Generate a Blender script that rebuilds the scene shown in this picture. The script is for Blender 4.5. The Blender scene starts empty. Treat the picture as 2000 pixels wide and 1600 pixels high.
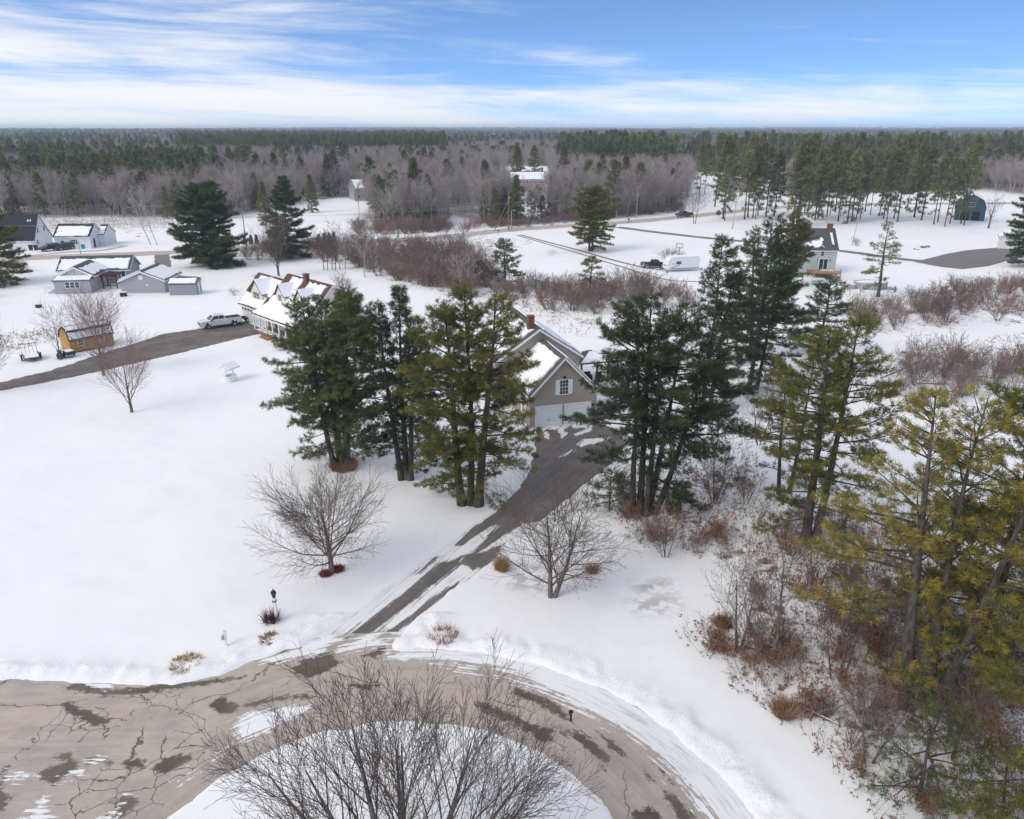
import bpy, bmesh, math, random
import numpy as np
from mathutils import Vector, Matrix

# ------------------------------------------------------------------ camera, sky, sun, exposure
F_PX = 1479.0; PITCH = math.radians(20.4); CAM_H = 27.0
scene = bpy.context.scene
cam_data = bpy.data.cameras.new('camera')
cam = bpy.data.objects.new('camera', cam_data)
scene.collection.objects.link(cam)
cam.location = (0, 0, CAM_H)
cam.rotation_euler = (math.pi/2 - PITCH, 0, 0)
cam_data.sensor_width = 36.0
cam_data.lens = F_PX/2000*36.0
cam_data.clip_end = 20000
cam_data.clip_start = 0.5
scene.camera = cam
scene.view_settings.view_transform = 'Standard'
scene.view_settings.look = 'None'
scene.view_settings.gamma = 1.0
scene.view_settings.use_curve_mapping = False
scene.view_settings.exposure = 0.43
scene.cycles.use_denoising = True
scene.cycles.max_bounces = 6
scene.cycles.diffuse_bounces = 3
scene.cycles.transparent_max_bounces = 6
scene.cycles.volume_bounces = 1

SUN_ELEV = math.radians(38); SUN_AZ = math.radians(-125)     # azimuth from +Y, clockwise positive
world = bpy.data.worlds.new('World'); scene.world = world; world.use_nodes = True

class NT:
    """small helper to write node trees"""
    def __init__(s, tree): s.t = tree; s.n = tree.nodes; s.l = tree.links; s.n.clear()
    def new(s, typ, **kw):
        nd = s.n.new(typ)
        for k, v in kw.items(): setattr(nd, k, v)
        return nd
    def put(s, sock, v):
        if v is None: return
        if hasattr(v, 'is_linked') or hasattr(v, 'links'): s.l.new(v, sock)
        else:
            if isinstance(v, (tuple, list)) and len(v) == 3 and sock.type == 'RGBA': v = (*v, 1)
            sock.default_value = v
    def m(s, op, a, b=None, c=None, clamp=False):
        nd = s.new('ShaderNodeMath', operation=op, use_clamp=clamp)
        s.put(nd.inputs[0], a); s.put(nd.inputs[1], b); s.put(nd.inputs[2], c)
        return nd.outputs[0]
    def vm(s, op, a, b=None):
        nd = s.new('ShaderNodeVectorMath', operation=op); s.put(nd.inputs[0], a); s.put(nd.inputs[1], b)
        return nd.outputs[0]
    def mix(s, f, a, b):
        nd = s.new('ShaderNodeMix', data_type='RGBA'); s.put(nd.inputs[0], f); s.put(nd.inputs[6], a); s.put(nd.inputs[7], b)
        return nd.outputs[2]
    def ss(s, v, lo, hi):
        nd = s.new('ShaderNodeMapRange', interpolation_type='SMOOTHSTEP'); s.put(nd.inputs[0], v)
        nd.inputs[1].default_value = lo; nd.inputs[2].default_value = hi
        return nd.outputs[0]
    def noise(s, vec, scale, detail=3, rough=0.55, dist=0.0, out=0):
        nd = s.new('ShaderNodeTexNoise'); s.put(nd.inputs['Vector'], vec)
        nd.inputs['Scale'].default_value = scale; nd.inputs['Detail'].default_value = detail
        nd.inputs['Roughness'].default_value = rough; nd.inputs['Distortion'].default_value = dist
        return nd.outputs[out]
    def attr(s, name): return s.new('ShaderNodeAttribute', attribute_name=name).outputs['Fac']
    def comb(s, x, y, z=0.0):
        nd = s.new('ShaderNodeCombineXYZ'); s.put(nd.inputs[0], x); s.put(nd.inputs[1], y); s.put(nd.inputs[2], z)
        return nd.outputs[0]
    def sep(s, v):
        nd = s.new('ShaderNodeSeparateXYZ'); s.put(nd.inputs[0], v); return nd.outputs
    def bump(s, h, strength=0.5, dist=0.05):
        nd = s.new('ShaderNodeBump'); s.put(nd.inputs['Height'], h)
        nd.inputs['Strength'].default_value = strength; nd.inputs['Distance'].default_value = dist
        return nd.outputs[0]
    def pos(s): return s.new('ShaderNodeNewGeometry').outputs['Position']
    def obj(s): return s.new('ShaderNodeTexCoord').outputs['Object']

# the sky: clear blue air with streaks of high cloud, thicker towards the left
w = NT(world.node_tree)
dirv = w.new('ShaderNodeTexCoord').outputs['Generated']
dx, dy, dz = w.sep(dirv)
sky = w.new('ShaderNodeTexSky', sky_type='NISHITA', sun_disc=False)
sky.sun_elevation = SUN_ELEV; sky.sun_rotation = SUN_AZ
sky.air_density = 1.0; sky.dust_density = 0.0; sky.ozone_density = 3.0; sky.altitude = 200
up = w.m('ABSOLUTE', dz)
w.put(sky.inputs['Vector'], w.vm('NORMALIZE', w.comb(dx, dy, w.m('ADD', w.m('MULTIPLY', up, 2.4), 0.20))))
az = w.m('ARCTAN2', dx, dy)
e2 = w.m('MULTIPLY', up, 1.0)
warp = w.noise(w.comb(w.m('MULTIPLY', az, 1.6), w.m('MULTIPLY', up, 9.0)), 1.0, 3)
tilt = w.m('ADD', up, w.m('MULTIPLY', az, 0.035))
n1 = w.noise(w.comb(w.m('MULTIPLY', az, 2.6), w.m('ADD', w.m('MULTIPLY', tilt, 30.0), w.m('MULTIPLY', warp, 1.4)), 3.7), 1.0, 7, 0.62, 0.35)
n2 = w.noise(w.comb(w.m('MULTIPLY', az, 1.1), w.m('MULTIPLY', tilt, 11.0), 8.1), 1.0, 4, 0.5, 0.4)
left = w.m('MULTIPLY', w.m('SUBTRACT', -0.02, w.m('SINE', az)), 0.46)
lowb = w.m('MULTIPLY', w.m('SUBTRACT', 0.072, up), 3.8)
high = w.m('MULTIPLY', w.ss(up, 0.16, 0.5), 0.55)            # a veil of thin cloud overhead keeps the light soft
cov = w.m('ADD', high, w.m('ADD', w.m('ADD', w.m('MULTIPLY', n1, 1.55), w.m('MULTIPLY', n2, 0.45)), w.m('ADD', w.m('MAXIMUM', left, -0.12), w.m('MAXIMUM', lowb, -0.30))))
cloud = w.m('MULTIPLY', w.ss(cov, 0.80, 1.40), 0.93)
skycol = w.mix(1.0, sky.outputs[0], (1, 1, 1)); 
tintn = w.new('ShaderNodeMix', data_type='RGBA', blend_type='MULTIPLY'); tintn.inputs[0].default_value = 1.0
w.put(tintn.inputs[6], sky.outputs[0]); tintn.inputs[7].default_value = (0.98, 1.13, 1.25, 1)
cloudcol = (5.25, 5.2, 5.15)
col = w.mix(cloud, tintn.outputs[2], cloudcol)
bg = w.new('ShaderNodeBackground'); w.put(bg.inputs[0], col); bg.inputs[1].default_value = 0.145
wo = w.new('ShaderNodeOutputWorld'); w.l.new(bg.outputs[0], wo.inputs[0])

sun_data = bpy.data.lights.new('sun', 'SUN'); sun_data.energy = 1.25; sun_data.angle = math.radians(30)
sun_data.color = (1.0, 0.93, 0.83)
sun = bpy.data.objects.new('sun', sun_data); scene.collection.objects.link(sun)
sd = Vector((math.sin(SUN_AZ)*math.cos(SUN_ELEV), math.cos(SUN_AZ)*math.cos(SUN_ELEV), math.sin(SUN_ELEV)))
sun.rotation_euler = sd.to_track_quat('Z', 'Y').to_euler()
sun.location = (-60, 40, 80)

# ------------------------------------------------------------------ helpers
COL = scene.collection
rnd = random.Random(7)
npr = np.random.default_rng(11)

def gp(px, py, z=0.0):
    """the point at height z that the photograph's pixel looks at"""
    u = (px-1000)/F_PX; v = (800-py)/F_PX
    d = (u, math.cos(PITCH)+v*math.sin(PITCH), -math.sin(PITCH)+v*math.cos(PITCH))
    t = (z-CAM_H)/d[2]
    return Vector((d[0]*t, d[1]*t, z))
def ztop(py, y):
    v = (800-py)/F_PX
    return CAM_H + y*(-math.sin(PITCH)+v*math.cos(PITCH))/(math.cos(PITCH)+v*math.sin(PITCH))
def to_px(x, y, z):
    z = z-CAM_H
    dep = y*math.cos(PITCH)-z*math.sin(PITCH); upv = y*math.sin(PITCH)+z*math.cos(PITCH)
    return 1000+F_PX*x/dep, 800-F_PX*upv/dep

def tag(o, label=None, cat=None, group=None, kind=None):
    if label: o['label'] = label
    if cat: o['category'] = cat
    if group: o['group'] = group
    if kind: o['kind'] = kind
    return o
def empty(name, loc, rz=0, label=None, cat=None, group=None, scale=None):
    o = bpy.data.objects.new(name, None); COL.objects.link(o)
    o.location = loc; o.rotation_euler = (0, 0, rz)
    if scale: o.scale = (scale,)*3
    o.empty_display_size = 0.3
    return tag(o, label, cat, group)
def link(name, me, parent=None, loc=None):
    o = bpy.data.objects.new(name, me); COL.objects.link(o)
    if parent is not None: o.parent = parent
    if loc is not None: o.location = loc
    return o
def np_mesh(name, verts, faces, mats=(), fmat=None, smooth=False, fattr=None, pattr=None):
    """faces: (N,k) int array"""
    me = bpy.data.meshes.new(name)
    verts = np.asarray(verts, np.float32); faces = np.asarray(faces, np.int32)
    n, k = faces.shape
    me.vertices.add(len(verts)); me.vertices.foreach_set('co', verts.ravel())
    me.loops.add(n*k); me.loops.foreach_set('vertex_index', faces.ravel())
    me.polygons.add(n); me.polygons.foreach_set('loop_start', np.arange(0, n*k, k, dtype=np.int32))
    if smooth: me.polygons.foreach_set('use_smooth', np.ones(n, bool))
    for m_ in mats: me.materials.append(m_)
    if fmat is not None: me.polygons.foreach_set('material_index', np.asarray(fmat, np.int32))
    me.update(calc_edges=True)
    for nm, a in (fattr or {}).items():
        at = me.attributes.new(nm, 'FLOAT', 'FACE'); at.data.foreach_set('value', np.asarray(a, np.float32))
    for nm, a in (pattr or {}).items():
        at = me.attributes.new(nm, 'FLOAT', 'POINT'); at.data.foreach_set('value', np.asarray(a, np.float32))
    return me

class MB:
    """collects solid shapes; build() links them as ONE mesh object"""
    def __init__(s): s.v = []; s.f = []
    def add(s, vs, fs):
        b = len(s.v); s.v += [tuple(v) for v in vs]; s.f += [tuple(b+i for i in f) for f in fs]; return s
    def box(s, x0, x1, y0, y1, z0, z1):
        return s.add([(x0,y0,z0),(x1,y0,z0),(x1,y1,z0),(x0,y1,z0),(x0,y0,z1),(x1,y0,z1),(x1,y1,z1),(x0,y1,z1)],
                     [(3,2,1,0),(4,5,6,7),(0,1,5,4),(1,2,6,5),(2,3,7,6),(3,0,4,7)])
    def prism(s, poly, vec):
        """3d polygon swept along vec"""
        n = len(poly); vec = Vector(vec); P = [Vector(p) for p in poly]
        return s.add(P+[p+vec for p in P], [tuple(range(n-1, -1, -1)), tuple(range(n, 2*n))]+[(i, (i+1) % n, n+(i+1) % n, n+i) for i in range(n)])
    def loft(s, A, B):
        n = len(A)
        return s.add(list(A)+list(B), [tuple(range(n-1, -1, -1)), tuple(range(n, 2*n))]+[(i, (i+1) % n, n+(i+1) % n, n+i) for i in range(n)])
    def bar(s, a, b, r, r2=None, n=6):
        a = Vector(a); b = Vector(b); r2 = r if r2 is None else r2
        d = (b-a).normalized(); u = d.orthogonal().normalized(); q = d.cross(u)
        A = [a+(u*math.cos(t)+q*math.sin(t))*r for t in [2*math.pi*i/n for i in range(n)]]
        B = [b+(u*math.cos(t)+q*math.sin(t))*r2 for t in [2*math.pi*i/n for i in range(n)]]
        return s.loft(A, B)
    def lathe(s, prof, n=16, c=(0, 0, 0)):
        vs = []; fs = []
        for (r, z) in prof:
            for i in range(n):
                t = 2*math.pi*i/n; vs.append((c[0]+r*math.cos(t), c[1]+r*math.sin(t), c[2]+z))
        for k in range(len(prof)-1):
            for i in range(n): fs.append((k*n+i, k*n+(i+1) % n, (k+1)*n+(i+1) % n, (k+1)*n+i))
        fs.append(tuple(range(n-1, -1, -1))); fs.append(tuple((len(prof)-1)*n+i for i in range(n)))
        return s.add(vs, fs)
    def mesh(s, name, mat, bevel=0):
        me = bpy.data.meshes.new(name); me.from_pydata(s.v, [], s.f); me.materials.append(mat)
        bm = bmesh.new(); bm.from_mesh(me)
        bmesh.ops.recalc_face_normals(bm, faces=bm.faces)
        if bevel: bmesh.ops.bevel(bm, geom=list(bm.edges), offset=bevel, segments=2, affect='EDGES', clamp_overlap=True)
        bm.to_mesh(me); bm.free(); return me
    def build(s, name, mat, parent=None, bevel=0):
        return link(name, s.mesh(name, mat, bevel), parent)
def copy_tree(o, parent=None):
    c = o.copy(); COL.objects.link(c); c.parent = parent
    for ch in list(o.children): copy_tree(ch, c)
    return c

# ------------------------------------------------------------------ materials
MATS = {}
def mat(name, col, rough=0.7, vary=0.12, scale=3.0, bump=0.0, metal=0.0, spec=0.4, bscale=None):
    if name in MATS: return MATS[name]
    m_ = bpy.data.materials.new(name); m_.use_nodes = True; t = NT(m_.node_tree)
    b = t.new('ShaderNodeBsdfPrincipled'); o = t.new('ShaderNodeOutputMaterial'); t.l.new(b.outputs[0], o.inputs[0])
    c = tuple(col)
    if vary:
        n = t.noise(t.obj(), scale, 5, 0.6)
        f = t.m('ADD', t.m('MULTIPLY', t.m('SUBTRACT', n, 0.5), vary*3), 1.0)
        mx = t.new('ShaderNodeVectorMath', operation='SCALE'); mx.inputs[0].default_value = c; t.put(mx.inputs['Scale'], f)
        t.put(b.inputs['Base Color'], mx.outputs[0])
    else: b.inputs['Base Color'].default_value = (*c, 1)
    b.inputs['Roughness'].default_value = rough; b.inputs['Metallic'].default_value = metal
    b.inputs['Specular IOR Level'].default_value = spec
    if bump: t.put(b.inputs['Normal'], t.bump(t.noise(t.obj(), bscale or scale*4, 4), bump, 0.03))
    MATS[name] = m_; return m_
def siding(name, col, course=0.13, vertical=False, vary=0.05):
    m_ = bpy.data.materials.new(name); m_.use_nodes = True; t = NT(m_.node_tree)
    b = t.new('ShaderNodeBsdfPrincipled'); o = t.new('ShaderNodeOutputMaterial'); t.l.new(b.outputs[0], o.inputs[0])
    p = t.obj(); x, y, z = t.sep(p)
    c = t.m('FRACT', t.m('DIVIDE', t.m('ADD', x, y) if vertical else z, course))
    groove = t.ss(c, 0.86, 0.98)
    n = t.noise(p, 0.7, 4); f = t.m('ADD', t.m('MULTIPLY', t.m('SUBTRACT', n, 0.5), vary*3), 1.0)
    mx = t.new('ShaderNodeVectorMath', operation='SCALE'); mx.inputs[0].default_value = col; t.put(mx.inputs['Scale'], f)
    t.put(b.inputs['Base Color'], mx.outputs[0])
    b.inputs['Roughness'].default_value = 0.55
    t.put(b.inputs['Normal'], t.bump(t.m('SUBTRACT', c, t.m('MULTIPLY', groove, 1.0)), 0.55, 0.02))
    return m_
def foliage(name, col, col2):
    m_ = bpy.data.materials.new(name); m_.use_nodes = True; t = NT(m_.node_tree)
    b = t.new('ShaderNodeBsdfPrincipled'); o = t.new('ShaderNodeOutputMaterial')
    tr = t.new('ShaderNodeBsdfTranslucent'); mx = t.new('ShaderNodeMixShader'); mx.inputs[0].default_value = 0.3
    c = t.mix(t.m('POWER', t.attr('tint'), 1.5), col, col2)
    oi = t.new('ShaderNodeObjectInfo').outputs['Random']
    sc = t.new('ShaderNodeVectorMath', operation='SCALE'); t.put(sc.inputs[0], c); t.put(sc.inputs['Scale'], t.m('ADD', t.m('MULTIPLY', oi, 0.5), 0.75))
    t.put(b.inputs['Base Color'], sc.outputs[0]); t.put(tr.inputs[0], sc.outputs[0])
    b.inputs['Roughness'].default_value = 0.6; b.inputs['Specular IOR Level'].default_value = 0.25
    t.l.new(b.outputs[0], mx.inputs[1]); t.l.new(tr.outputs[0], mx.inputs[2]); t.l.new(mx.outputs[0], o.inputs[0])
    return m_
def bark(name, col, col2, scale=6):
    m_ = bpy.data.materials.new(name); m_.use_nodes = True; t = NT(m_.node_tree)
    b = t.new('ShaderNodeBsdfPrincipled'); o = t.new('ShaderNodeOutputMaterial'); t.l.new(b.outputs[0], o.inputs[0])
    p = t.obj(); st = t.vm('MULTIPLY', p, (1, 1, 0.25))
    n = t.noise(st, scale, 5, 0.65)
    oi = t.new('ShaderNodeObjectInfo').outputs['Random']
    c = t.mix(t.ss(n, 0.35, 0.65), col, col2)
    sc = t.new('ShaderNodeVectorMath', operation='SCALE'); t.put(sc.inputs[0], c); t.put(sc.inputs['Scale'], t.m('ADD', t.m('MULTIPLY', oi, 0.4), 0.8))
    t.put(b.inputs['Base Color'], sc.outputs[0]); b.inputs['Roughness'].default_value = 0.85
    b.inputs['Specular IOR Level'].default_value = 0.2
    t.put(b.inputs['Normal'], t.bump(n, 0.6, 0.03))
    return m_

M_white = mat('white_paint', (0.78, 0.79, 0.80), 0.45, 0.04, 2)
M_snow = mat('roof_snow', (0.86, 0.87, 0.90), 0.6, 0.02, 2, 0.3, bscale=5)
M_black = mat('black_metal', (0.02, 0.02, 0.022), 0.4, 0.1, 4)
M_rubber = mat('rubber', (0.022, 0.022, 0.024), 0.8, 0.1, 8)
M_glass = mat('window_glass', (0.035, 0.045, 0.055), 0.08, 0.0, spec=0.6)
M_brick = mat('brick', (0.19, 0.075, 0.055), 0.85, 0.25, 9, 0.4)
M_shingle_grey = mat('grey_shingle', (0.085, 0.085, 0.09), 0.9, 0.2, 14, 0.5)
M_shingle_black = mat('black_shingle', (0.022, 0.024, 0.032), 0.85, 0.15, 14, 0.4)
M_shingle_brown = mat('brown_shingle', (0.10, 0.055, 0.042), 0.9, 0.25, 12, 0.5)
M_wood = mat('cedar_wood', (0.30, 0.16, 0.07), 0.7, 0.2, 5, 0.2)
M_woodg = mat('new_wood', (0.46, 0.30, 0.14), 0.7, 0.15, 5, 0.2)
M_darkwood = mat('dark_stained_wood', (0.045, 0.025, 0.018), 0.7, 0.2, 5, 0.2)
M_steel = mat('galvanised_steel', (0.35, 0.36, 0.38), 0.4, 0.1, 6, metal=0.8)
M_chrome = mat('alloy', (0.5, 0.5, 0.52), 0.3, 0.05, 6, metal=0.9)
M_concrete = mat('concrete', (0.38, 0.37, 0.36), 0.85, 0.12, 4, 0.2)
M_pole = mat('weathered_pole', (0.24, 0.17, 0.11), 0.85, 0.2, 4, 0.3)
M_polegrey = mat('grey_pole', (0.36, 0.35, 0.33), 0.8, 0.15, 4)
M_blue = mat('blue_tarp', (0.02, 0.09, 0.28), 0.5, 0.1, 4)
M_bluelight = mat('blue_siding_paint', (0.13, 0.26, 0.42), 0.6, 0.08, 3)
M_red = mat('red_lens', (0.35, 0.02, 0.02), 0.3, 0.0)
S_tan = siding('tan_siding', (0.36, 0.31, 0.26))
S_cream = siding('cream_siding', (0.72, 0.66, 0.56))
S_grey = siding('grey_siding', (0.36, 0.35, 0.37))
S_green = siding('grey_green_siding', (0.44, 0.51, 0.48))
S_white = siding('white_siding', (0.72, 0.73, 0.75), 0.15)
S_board = siding('plywood_siding', (0.46, 0.25, 0.055), 0.3, True, 0.14)
S_navy = siding('slate_blue_siding', (0.05, 0.09, 0.13), 0.2, True)
B_pine = bark('pine_bark', (0.050, 0.042, 0.036), (0.115, 0.10, 0.088))
B_maple = bark('maple_bark', (0.085, 0.068, 0.06), (0.19, 0.165, 0.15))
B_twig = bark('twig_bark', (0.095, 0.070, 0.062), (0.165, 0.125, 0.112))
B_red = bark('red_twig', (0.19, 0.118, 0.104), (0.32, 0.215, 0.188))
B_brush = bark('brush_twig', (0.19, 0.145, 0.13), (0.31, 0.25, 0.225))
B_pale = bark('pale_bark', (0.34, 0.31, 0.30), (0.48, 0.44, 0.42))
B_wood = bark('forest_bark', (0.28, 0.232, 0.222), (0.45, 0.38, 0.36))
B_dead = mat('dry_leaf', (0.24, 0.115, 0.05), 0.8, 0.25, 8)
B_grass = mat('dry_grass', (0.42, 0.25, 0.10), 0.8, 0.25, 8)
FO = {'dark': foliage('pine_needles_dark', (0.044, 0.076, 0.035), (0.134, 0.158, 0.059)),
      'green': foliage('pine_needles_green', (0.061, 0.094, 0.038), (0.205, 0.205, 0.067)),
      'olive': foliage('pine_needles_olive', (0.088, 0.112, 0.032), (0.300, 0.256, 0.053)),
      'gold': foliage('pine_needles_golden', (0.085, 0.105, 0.030), (0.47, 0.345, 0.058)),
      'far': foliage('far_needles', (0.100, 0.135, 0.070), (0.33, 0.30, 0.115))}
# ------------------------------------------------------------------ ground, roads
IC = (-5.02, 18.69); IR = 10.68; OR = 15.9
def px_poly(pts): return np.array([gp(*p)[:2] for p in pts])
def zoomed(pts, ox, oy, k): return px_poly([(ox+a/k, oy+b/k) for a, b in pts])
def poly_sdf(X, Y, poly):
    """signed distance, negative inside"""
    out = np.full(X.shape, 9.0); pad = 4.0
    sel = (X > poly[:, 0].min()-pad) & (X < poly[:, 0].max()+pad) & (Y > poly[:, 1].min()-pad) & (Y < poly[:, 1].max()+pad)
    if not sel.any(): return out
    x = X[sel]; y = Y[sel]; d = np.full(x.shape, 1e9); ins = np.zeros(x.shape, bool)
    n = len(poly)
    for i in range(n):
        ax, ay = poly[i]; bx, by = poly[(i+1) % n]
        ex, ey = bx-ax, by-ay; wx, wy = x-ax, y-ay
        t = np.clip((wx*ex+wy*ey)/(ex*ex+ey*ey+1e-9), 0, 1)
        d = np.minimum(d, (wx-ex*t)**2+(wy-ey*t)**2)
        c = (ay > y) != (by > y)
        xi = ax+(y-ay)*ex/(ey if abs(ey) > 1e-9 else 1e-9)
        ins ^= c & (x < xi)
    d = np.sqrt(d); out[sel] = np.where(ins, -d, d)
    return out
def vnoise(X, Y, s, seed=0):
    """cheap smooth value noise"""
    r = np.random.default_rng(seed).random((256, 256))
    x = X/s; y = Y/s; xi = np.floor(x).astype(int); yi = np.floor(y).astype(int); fx = x-xi; fy = y-yi
    fx = fx*fx*(3-2*fx); fy = fy*fy*(3-2*fy)
    g = lambda a, b: r[a % 256, b % 256]
    return (g(xi, yi)*(1-fx)+g(xi+1, yi)*fx)*(1-fy)+(g(xi, yi+1)*(1-fx)+g(xi+1, yi+1)*fx)*fy
def fbm(X, Y, s, seed=0, o=4):
    t = 0; a = 1; n = 0
    for k in range(o): t = t+a*vnoise(X, Y, s/2**k, seed+k); n += a; a *= .5
    return t/n
def sstep(v, a, b):
    t = np.clip((v-a)/(b-a), 0, 1); return t*t*(3-2*t)

P_road = px_poly([(-500, 1320), (-200, 1326), (0, 1331), (120, 1329), (215, 1340), (330, 1338), (430, 1322), (480, 1296), (560, 1268), (640, 1262), (760, 1252)])
P_road = np.vstack([P_road, [(-4.0, 30.0), (-5.0, 20.0), (-12.0, 14.0), (-40.0, 14.0), (-60, 20)]])
P_drive = px_poly([(560, 1285), (640, 1232), (700, 1196), (800, 1122), (850, 1084), (900, 1048), (945, 1020), (1000, 972), (1036, 920), (1049, 882), (1050, 836),
                   (1164, 824), (1200, 836), (1226, 864), (1190, 905), (1120, 962), (1040, 1030), (975, 1088), (915, 1128), (860, 1168), (800, 1215), (770, 1246), (760, 1290)])
P_drive2 = px_poly([(-300, 812), (-60, 760), (0, 747), (100, 724), (200, 690), (320, 652), (400, 640), (478, 628), (545, 655), (505, 652), (470, 660), (370, 684), (250, 712), (130, 738), (0, 762), (-60, 778), (-300, 836)])
def road_sdf(X, Y):
    r = np.hypot(X-IC[0], Y-IC[1])
    ring = np.abs(r-(IR+OR)/2)-(OR-IR)/2
    far_left = poly_sdf(X, Y, P_road)
    s = np.minimum(ring, np.maximum(far_left, IR-r))
    return np.minimum(s, poly_sdf(X, Y, P_drive))
def hills(X, Y):
    d = np.hypot(X, Y)
    base = sstep(d, 620, 2200)*(-3+9*fbm(X, Y, 700, 5, 3)) + sstep(d, 2200, 6200)*(0+19*fbm(X+900, Y, 1900, 9, 3))
    return base*sstep(d, 560, 900)
def axis(segs):
    out = []
    for a, b, st, gr in segs:
        v = a; s_ = st
        while (v < b if st > 0 else v > b): out.append(v); v += s_; s_ *= gr
    return np.array(sorted(out))
xs = axis([(-48, 48, 0.2, 1.0), (48, 9000, 0.2, 1.06), (-48.2, -9000, -0.2, 1.06)])
ys = axis([(17, 62, 0.2, 1.0), (62, 135, 0.4, 1.0), (135, 9500, 0.5, 1.045), (16.8, -400, -0.25, 1.12)])
X, Y = np.meshgrid(xs, ys)
near = (np.abs(X) < 70) & (Y < 120) & (Y > 0)
rs = np.full(X.shape, 9.0); rs[near] = road_sdf(X[near], Y[near])
d2 = poly_sdf(X, Y, P_drive2)
jag = (fbm(X, Y, 1.3, 21)-0.5)*0.55
Z = hills(X, Y)
Z += near*((fbm(X, Y, 9, 31, 3)-0.5)*0.22 + (fbm(X, Y, 1.6, 33, 3)-0.5)*0.06+(fbm(X*.35, Y, 1.2, 35, 3)-0.5)*0.05)*sstep(np.minimum(rs, d2), 0.3, 3)
# the plough bank round the road: a low rough ridge of thrown snow
rr = np.hypot(X-IC[0], Y-IC[1])
bank = np.exp(-((rs-1.0)/0.75)**2)*(Y < 38)*(rr > 13)
Z += bank*(0.05+0.30*(fbm(X, Y, 0.8, 41, 3)-0.28)+0.26*(fbm(X, Y, 0.5, 45, 2)-0.5))
edge = np.minimum(rs, d2)+jag
Z = np.where(near | (d2 < 6), -0.20+(Z+0.20)*sstep(edge, -0.12, 0.22), Z)
ice = sstep(-np.minimum.reduce([poly_sdf(X, Y, px_poly(p)) for p in ([(1240, 1140), (1300, 1135), (1325, 1150), (1290, 1160), (1250, 1155)], [(1232, 1178), (1290, 1165), (1330, 1175), (1310, 1198), (1250, 1200)], [(1010, 1105), (1060, 1095), (1065, 1150), (1000, 1145)], [(1068, 492), (1080, 488), (1090, 494), (1075, 500)])]), -0.9, 0.5)
lit_polys = [[(1205, 890), (1300, 930), (1480, 900), (1500, 1080), (1440, 1100), (1290, 1085), (1210, 1050)], [(1320, 1240), (1380, 1200), (1480, 1060), (1560, 1000), (1800, 1000), (2300, 900), (2300, 1900), (1720, 1660), (1560, 1440), (1450, 1370)],
             [(640, 480), (900, 490), (960, 560), (1340, 565), (1350, 602), (1150, 618), (960, 592), (850, 575), (740, 545), (640, 515)], [(1640, 605), (1860, 560), (2100, 540), (2100, 625), (1700, 660)], [(1690, 690), (1990, 645), (2100, 640), (2100, 765), (1900, 780), (1720, 780)],
             [(430, 480), (640, 470), (660, 505), (430, 515)], [(640, 465), (900, 470), (900, 490), (640, 485)], [(-100, 470), (45, 500), (62, 520), (0, 575), (-200, 640)], [(0, 650), (120, 640), (110, 670), (0, 690)], [(960, 460), (1050, 470), (1000, 500), (930, 520), (900, 490)], [(1090, 560), (1250, 590), (1150, 640), (1060, 620)],
             [(80, 428), (340, 425), (340, 445), (270, 470), (215, 450), (90, 455)]]
litter = np.zeros(X.shape)
for q in ((671, 914), (789, 940), (921, 988), (1256, 1004), (1583, 1060), (1372, 802), (1478, 767)):
    c_ = gp(*q); litter = np.maximum(litter, 0.75*np.exp(-((X-c_.x)**2+(Y-c_.y)**2)/1.4**2))
for p in lit_polys: litter = np.maximum(litter, sstep(-poly_sdf(X, Y, px_poly(p)), -1.2, 1.0))
# woods floor
EDGE = [(-3000, 470), (-300, 440), (0, 432), (100, 426), (330, 428), (440, 430), (480, 420), (560, 404), (610, 402), (650, 412), (700, 422), (740, 450), (860, 450), (885, 424), (930, 438), (960, 444), (1060, 438), (1100, 434), (1200, 428), (1320, 416), (1345, 392), (1400, 384), (1480, 376), (1560, 384), (1700, 378), (1850, 376), (1900, 372), (2000, 382), (2300, 392), (5000, 420)]
ex = np.array([e[0] for e in EDGE], float); ey = np.array([e[1] for e in EDGE], float)
CLEAR = [[(960, 352), (1120, 350), (1125, 384), (940, 388)], [(1340, 335), (1500, 340), (1515, 420), (1350, 420)], [(985, 325), (1072, 325), (1080, 424), (990, 424)], [(590, 392), (700, 384), (735, 398), (720, 418), (600, 420)], [(1310, 308), (1350, 308), (1350, 330), (1310, 330)], [(1870, 380), (2000, 380), (2000, 400), (1870, 400)]]
CLEARW = [px_poly(p) for p in CLEAR]
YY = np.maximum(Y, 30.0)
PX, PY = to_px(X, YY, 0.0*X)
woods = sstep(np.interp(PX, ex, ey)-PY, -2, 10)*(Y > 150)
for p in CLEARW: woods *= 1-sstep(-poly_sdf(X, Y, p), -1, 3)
nx, ny = len(xs), len(ys)
I = np.arange(nx*ny).reshape(ny, nx)
quads = np.stack([I[:-1, :-1], I[:-1, 1:], I[1:, 1:], I[1:, :-1]], -1).reshape(-1, 4)
m_ = bpy.data.materials.new('snow_ground'); m_.use_nodes = True; t = NT(m_.node_tree)
b = t.new('ShaderNodeBsdfPrincipled'); o = t.new('ShaderNodeOutputMaterial'); t.l.new(b.outputs[0], o.inputs[0])
p = t.pos()
big = t.noise(p, 0.05, 4); fine = t.noise(p, 2.2, 5, 0.6); vf = t.noise(p, 9.0, 3, 0.6)
c = t.mix(t.ss(big, 0.35, 0.7), (0.82, 0.825, 0.845), (0.86, 0.86, 0.865))
c = t.mix(t.m('MULTIPLY', t.ss(t.noise(p, 0.16, 5, 0.6), 0.52, 0.72), 0.35), c, (0.74, 0.75, 0.77))
c = t.mix(t.m('MULTIPLY', t.attr('bank'), t.ss(vf, 0.5, 0.75)), c, (0.62, 0.63, 0.66))
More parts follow.
